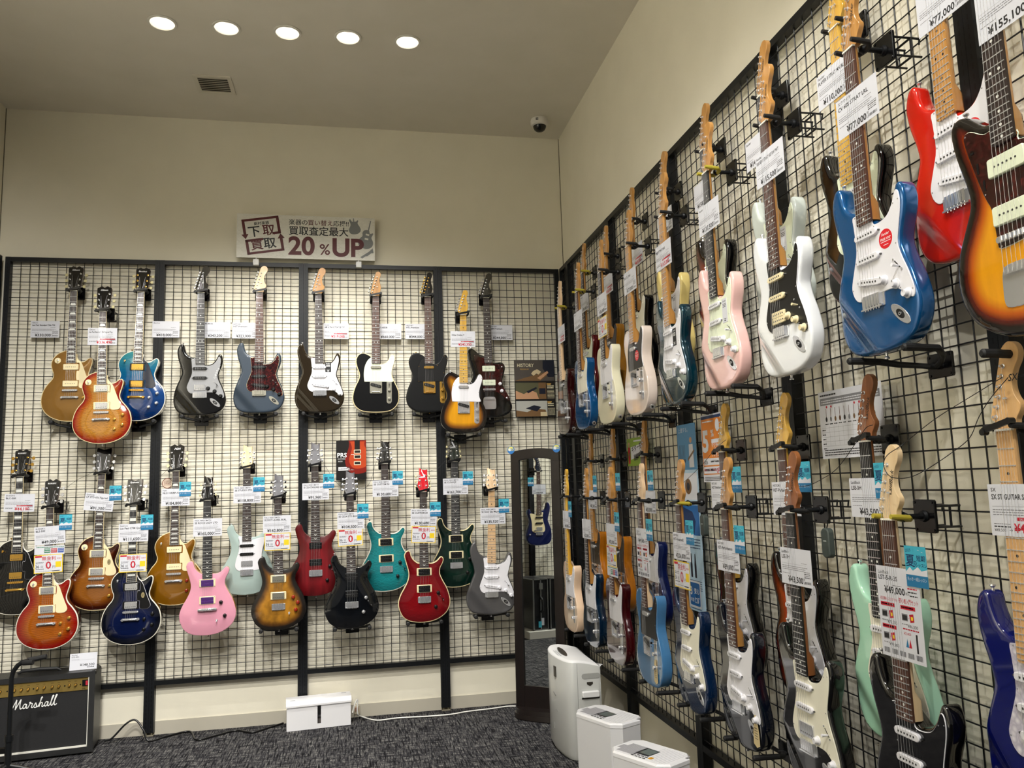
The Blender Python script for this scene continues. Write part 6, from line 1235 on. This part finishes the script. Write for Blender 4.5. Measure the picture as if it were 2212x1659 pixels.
# ------------------------------------------------------------------ shredder and the two dehumidifiers
def shredder():
    e = empty('paper_shredder', Matrix.Translation((0, 0, 0))); tag(e, 'tall scuffed light grey machine with a dark slot on top and pull-out bin', 'shredder')
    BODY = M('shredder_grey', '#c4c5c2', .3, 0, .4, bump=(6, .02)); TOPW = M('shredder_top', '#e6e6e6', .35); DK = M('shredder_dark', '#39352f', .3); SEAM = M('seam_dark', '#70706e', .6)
    fp = [(-.16, -.66), (-.24, -.655), (-.33, -.69), (-.365, -.78), (-.375, -.90), (-.366, -1.02), (-.348, -1.10), (-.325, -1.132), (-.30, -1.14), (-.26, -1.14), (-.215, -1.14), (-.18, -1.14), (-.171, -1.136), (-.168, -1.12), (-.165, -.9), (-.158, -.70), (-.157, -.67)]
    C0 = catmull(fp, 4)
    def top(x, y): return .508-.028*max(0, (x+.30)/.13)**1.4
    b = MB(); P = C0 if area2(C0) > 0 else C0[::-1]
    V = []; rows = [(0.004, .012), (.03, 0), (.3, 0), (None, 0), (None, .007), (None, .02)]
    for r, (z, ins) in enumerate(rows):
        for x, y in inset(P, ins): V.append((x, y, z if z is not None else top(x, y)-(.012, .003, 0)[r-3]))
    b.add(V, []); m = len(P)
    for r in range(len(rows)-1):
        for i in range(m): b.F.append((r*m+i, r*m+(i+1) % m, (r+1)*m+(i+1) % m, (r+1)*m+i)); b.I.append(0 if r < 3 else 1)
    b.F.append(tuple((len(rows)-1)*m+i for i in range(m))); b.I.append(1); b.F.append(tuple(m-1-i for i in range(m))); b.I.append(0)
    b.obj('housing', [BODY, TOPW], e, ang=40)
    b = MB(); zt = .508; Q = [(-.312+x, -.90+y) for x, y in circ(.017, 22, 0, 0, .115, -.06)]; b.prism(Q, zt-.003, zt+.002, 0); b.obj('paper_slot', [DK], e)
    b = MB(); b.poly([(-.357, -.99), (-.354, -.86), (-.352, -.86), (-.355, -.99)], zt+.0008, 0)
    for i in range(6): b.rect(-.347, -1.0+i*.024, -.341, -.99+i*.024, zt+.0008, 0); b.rect(-.336, -.99+i*.024, -.332, -.985+i*.024, zt+.0008, 0)
    b.obj('control_print', [M('print_grey', '#6d6d72', .5)], e)
    yf = -1.1405
    def face(P, d0, d1, mi=0):                         # outline in x, z standing on the front face
        q = MB(); q.prism([(x, z) for x, z in P], d0, d1, 0, bev=min(.003, (d1-d0)*.4)); q.V = [(x, yf-z, y) for x, y, z in q.V]; q.F = [f[::-1] for f in q.F]; return q
    dr = face([(-.29, .025), (-.178, .025), (-.178, .318), (-.29, .318)], 0, .003).obj('bin_front', [BODY], e)
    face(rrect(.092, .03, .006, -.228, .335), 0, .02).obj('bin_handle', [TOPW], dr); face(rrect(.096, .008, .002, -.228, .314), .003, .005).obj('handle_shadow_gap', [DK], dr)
    face([(-.245, .395), (-.212, .395), (-.212, .384), (-.228, .374), (-.245, .384)], 0, .0012).obj('arrow_mark', [DK], e); face(rrect(.02, .03, .003, -.228, .245), .003, .0042).obj('bin_window', [M('window_grey', '#85868a', .2)], dr)
    face(rrect(.1, .028, .012, -.222, .425), 0, .0015).obj('side_recess', [M('recess_grey', '#a4a5a2', .4)], e); face([(-.2965, .02), (-.294, .02), (-.294, .49), (-.2965, .49)], -.002, .0006).obj('seam', [SEAM], e)
    b = MB(); b.box(-.3765, -.985, .395, -.371, -.955, .45, rot=Matrix.Rotation(.12, 3, 'Z')); b.obj('badge', [DK], e)
    for y, z, l, a in ((-.95, .30, .05, .2), (-.98, .22, .02, .5), (-.92, .13, .03, 1.2), (-1.04, .26, .018, .8), (-1.06, .09, .02, .1), (-1.02, .36, .012, 1.)):
        x = -.3755+.055*max(0, (-y-.93)/.17)**2; b = MB(); b.box(x-.0014, y-l/2, z-.001, x+.001, y+l/2, z+.001, rot=Matrix.Rotation(a, 3, 'X')); b.obj('scuff_mark', [M('scuff', '#6a6a68', .6)], e)
shredder()
def dehum(P4, zt, label, btn):
    L_, B_, R_, F_ = [Vector(q) for q in P4]; xd = (B_-L_); yd = (F_-L_); ctr = (L_+B_+R_+F_)/4; ctr.z = 0
    ux = (R_-F_+B_-L_).normalized(); W = ((B_-L_).length+(R_-F_).length)/2*.95; uy = Vector((-ux.y, ux.x, 0)); D = ((F_-L_).length+(R_-B_).length)/2*.93
    e = empty('dehumidifier', Matrix(((ux.x, uy.x, 0, ctr.x), (ux.y, uy.y, 0, ctr.y), (0, 0, 1, 0), (0, 0, 0, 1)))); tag(e, label, 'dehumidifier', 'white dehumidifiers')
    w, d = W/2, D/2; c = .035; WH = M('dehum_white', '#dcdcdf', .4); TW = M('dehum_top', '#ececf0', .45); SL = M('slat_grey', '#a6a5aa', .6); LC = M('lcd_grey', '#66706c', .15); DK = M('lcd_frame', '#2a2c2e', .3)
    O = [(-w+c, -d), (w-c, -d), (w, -d+c), (w, d-c), (w-c, d), (-w+c, d), (-w, d-c), (-w, -d+c)]
    b = MB(); b.prism([(x*.985, y*.99) for x, y in O], .002, zt-.018, 0); b.obj('housing', [WH], e, ang=20)
    b = MB(); b.prism(O, zt-.018, zt, 0, bev=.006); b.obj('top_panel', [TW], e, ang=20)
    b = MB(); n = 17                                  # far half: outlet slats along the short way
    for i in range(n):
        y = d-.018-i*(D*.0135+.0025); x0 = -w+.02+(c*.7 if i < 3 else 0); x1 = w*.30-(.0 if i > 2 else .03); b.box(x0, y-.0022, zt, x1, y+.0022, zt+.0006)
    b.V = [(x*1., y, z) for x, y, z in b.V]; b.obj('outlet_slats', [SL], e)
    b = MB()
    for i in range(10): y = -d+.02+i*.0105; b.box(-w+.022, y-.0006, zt, w-.022, y+.0006, zt+.0005)
    b.obj('intake_lines', [M('line_grey', '#c2c2c8', .6)], e)
    b = MB(); b.box(-w*.52, -d*.22, zt, w*.25, -d*.0+.03, zt+.0012, 0); b.box(-w*.40, -d*.20, zt+.0012, w*.18, -d*.0+.02, zt+.0016, 1); b.obj('display', [DK, LC], e)
    b = MB()
    for i in range(4):
        for j in range(2): b.box(-w*.66-j*.014, -d*.26+i*.017, zt, -w*.60-j*.014, -d*.26+i*.017+.011, zt+.0012)
    b.obj('buttons', [DK], e)
    if btn: b = MB(); b.box(-w*.68, -d*.40, zt, -w*.48, -d*.30, zt+.0014); b.obj('power_button', [M('button_orange', '#d79a1c', .4)], e)
    b = MB(); b.prism(circ(.012, 12, w*.55, -d+.006, .004), zt, zt+.0008, 0); b.obj('finger_notch', [SL], e)
dehum([(-.512, -1.967, .5), (-.353, -1.892, .5), (-.344, -2.19, .5), (-.502, -2.259, .5)], .5, 'white boxy dehumidifier standing next to the grey shredder', False)
dehum([(-.518, -2.456, .5), (-.364, -2.365, .5), (-.337, -2.658, .5), (-.495, -2.735, .5)], .5, 'white boxy dehumidifier with an orange button, nearest of the two', True)

# ------------------------------------------------------------------ alarm sensors and their wires
def sensor(x, y, h, top, label):
    p = on_right(x, y, h); e = empty('alarm_sensor', frame(SIDE, p)); tag(e, label, 'alarm sensor', 'alarm sensors')
    b = MB(.001); b.prism(rrect(38, 84, 14), -9, 9, 0, bev=3); b.box(-7, 4, 9, 7, 8, 9.6, 1); b.obj('sensor_case', [M('sensor_grey', '#3f4744', .4), M('sensor_print', '#8a908c', .5)], e)
    b = MB(); q = on_right(*top, h)-p; b.tube([(0, .04, 0)]+[(-(q.y)*u+.012*math.sin(u*3), .04+(q.z-.04)*u, 0) for u in (.3, .6, 1.)], .0018, n=6); b.obj('wire', [BLKP], e)
sensor(1788, 1173, .10, (1790, 1060), 'grey alarm sensor hanging on wires left of the surf green guitar')
sensor(1521, 1135, .10, (1528, 1075), 'grey alarm sensor hanging beside the pale blue banner')
def wire(w, pts, h, label): tube_obj('security_wire', [pln(w)(x, y, hh) for (x, y), hh in zip(pts, h if isinstance(h, list) else [h]*len(pts))], .0009, BLKP, label, 'wire', 'thin black security wires')
wire('R', [(2165, 815), (2100, 855), (2020, 905), (1950, 960), (1915, 985), (1910, 1010), (1925, 1030), (1960, 1032), (2000, 1015), (2060, 975), (2095, 945), (2115, 900), (2140, 860), (2178, 815)], [.14, .12, .12, .15, .21, .21, .21, .21, .19, .12, .12, .12, .13, .14], 'thin black security wire looped from the cobalt blue guitar to the pale headstock')
wire('R', [(1700, 1046), (1740, 1050), (1775, 1035), (1810, 1010), (1850, 955), (1870, 925), (1885, 918)], .12, 'thin black security wire strung between the two roasted headstocks')
wire('R', [(1470, 1048), (1490, 1030), (1520, 1000), (1545, 970), (1568, 950)], .10, 'thin black security wire above the midnight blue guitar')
wire('B', [(700, 1003), (735, 1050), (780, 1058), (800, 1040), (812, 1000), (826, 985)], .1, 'thin black security wire between the charcoal and turquoise guitars')
wire('B', [(145, 1052), (170, 1035), (200, 1020), (212, 1005)], .12, 'thin black security wire from the tobacco sunburst guitar to the cherry one')
wire('B', [(320, 1045), (345, 1030), (365, 1010), (372, 995)], .12, 'thin black security wire between the dark navy and glossy gold guitars')
wire('B', [(930, 1017), (945, 1012), (962, 995), (975, 975)], .12, 'thin black security wire between the ruby red and dark green guitars')

# ------------------------------------------------------------------ what the mirror shows: the left rack
def left_side():
    x = LX+.2; GRN_ = 'guitars on the left rack'
    def lg(k, y, zn, t, short, lab, **o):
        L = LEN[t]; N = Vector((x, y, zn)); E_ = N-Vector((0, 0, L)); guitar(lab, GRN_, frame(LEFT, E_+Vector((0, 0, TAIL[t]*.001))), t, **o)
        return N
    for y, zn, lab, short, kw in ((-1.97, 1.67, 'deep blue guitar with cream pickguard seen in the mirror', 'the deep blue guitar in the mirror', dict(top=F_MBLUE, neck=MAPLE, board=ROSE, face=M('dark_blue_head', '#101a30', .3), guard=CREAM, pk='hss', pm=BLKP, knob=CHROME, opts='pacifica chromehum twoknob', kk='dome', jack=False)),
                                  (-2.31, 1.53, 'black guitar partly visible at the right edge of the mirror', 'the black guitar in the mirror', dict(top=F_BLK, neck=MAPLE, board=ROSE, guard=BLKP, gedge=WHTP, pm=BLKP, knob=CHROME, jack=False))):
        N = lg(0, y, zn, 'S', short, lab, **kw)
        e = hanger_left(N, .2, short)
        c = link('price_card', price_card(None, None, '39,800')); c.matrix_world = frame(LEFT, N+Vector((.0107, 0, -.19))); tag(c, 'white price card on the neck of '+short, 'price card', PC)
    s = link('lesson_card', SCD); s.matrix_world = frame(LEFT, Vector((x+.012, -1.87, 1.56)), sc=.96); tag(s, 'small teal lesson card beside the deep blue guitar seen in the mirror', 'flyer card', 'teal lesson cards')
    e = empty('display_plinth', Matrix.Translation((LX+.03, -3.05, 0))); tag(e, 'low off-white plinth along the foot of the left rack', 'plinth'); b = MB(); b.box(.0, -1.2, .002, .62, 1.45, .07); b.obj('plinth_top', [M('plinth_white', '#cfccc2', .5)], e)
    for i, y in enumerate((-1.76, -1.95)):
        e = empty('flight_case', Matrix.Translation((LX+.41, y, .0705))); tag(e, 'black and aluminium flight case on the left plinth, %s of the pair' % ('nearer the back wall', 'nearer the shop')[i], 'case', 'flight cases')
        AL = M('aluminium_trim', '#a4a6a8', .3, .9); b = MB(); b.box(-.18, -.085, .002, .18, .085, .5); b.obj('shell', [M('case_black', '#15161a', .4)], e); b = MB(); q = .012
        for sx in (-1, 1):
            for sy in (-1, 0, 1): b.box(sx*.181-q/2, sy*.08-q/2, .001, sx*.181+q/2, sy*.08+q/2, .502)
            for z in (.004, .496): b.box(sx*.181-q/2, -.086, z-q/2+.003, sx*.181+q/2, .086, z+q/2)
        for sy in (-1, 1):
            for z in (.004, .496): b.box(-.18, sy*.08-q/2, z-q/2+.003, .18, sy*.08+q/2, z+q/2)
        b.obj('edge_trim', [AL], e); b = MB(); b.tube([(.19, 0, .18), (.215, 0, .20), (.22, 0, .25), (.215, 0, .30), (.19, 0, .32)], .011, n=8); b.obj('handle', [RUB], e)
        for z in (.40,): b = MB(); b.box(.18, -.02, z, .195, .02, z+.06); b.obj('latch', [AL], e)
        b = MB(); b.box(.19, -.03, .05, .193, .0, .12, 0); b.box(.1935, .0, .03, .196, .035, .09, 1); b.obj('swing_tag', [PAPER, CTEAL], e)
    for i, (y, z) in enumerate(((-1.66, 1.74), (-1.66, 1.52), (-1.66, 1.28))):
        b = MB(.001); b.box(-110, -75, -1, 110, 75, 0, 0); b.rect(-100, 40, 100, 65, .4, 1); b.rect(-60, -65, 40, 30, .4, 2); b.prism(circ(20, 14, -10, 8), .4, .6, 3)
        o = b.obj('shop_poster', [CYEL if i < 2 else CTEAL, CINK, PAPER, BK], ang=20); o.matrix_world = frame(LEFT, Vector((LX+.002, y, z))); tag(o, ('yellow poster on the left grid, uppermost of three', 'yellow poster on the left grid, middle of three', 'teal poster on the left grid, lowest of three')[i], 'poster', 'posters on the left rack')
def hanger_left(N, h, short):
    e = hanger('B', N, 0.0, TOP['S'], short); 
    for c in list(e.children): bpy.data.objects.remove(c)
    e.matrix_world = frame(LEFT, N-Vector((h, 0, 0))+Vector((0, 0, .006))); H = h*1000; tz = TOP['S']; zb = H+tz-40; zf = H+tz+14
    link('mounting_plate', CACHE[('hp', BLKGLOSS.name)], e, (0, 0, .042)); b = MB(.001); b.cyl((0, 0, 2), (0, 0, zb), 8, n=10); b.obj('arm', [BLKM], e)
    b = MB(.001); b.tube([(-33, 4, zf), (-34, 2, zf-22), (-33, 0, zb+6), (-22, -4, zb-5), (0, -5, zb-8), (22, -4, zb-5), (33, 0, zb+6), (34, 2, zf-22), (33, 4, zf)], 8, n=10); b.obj('yoke', [RUB], e); return e
left_side()
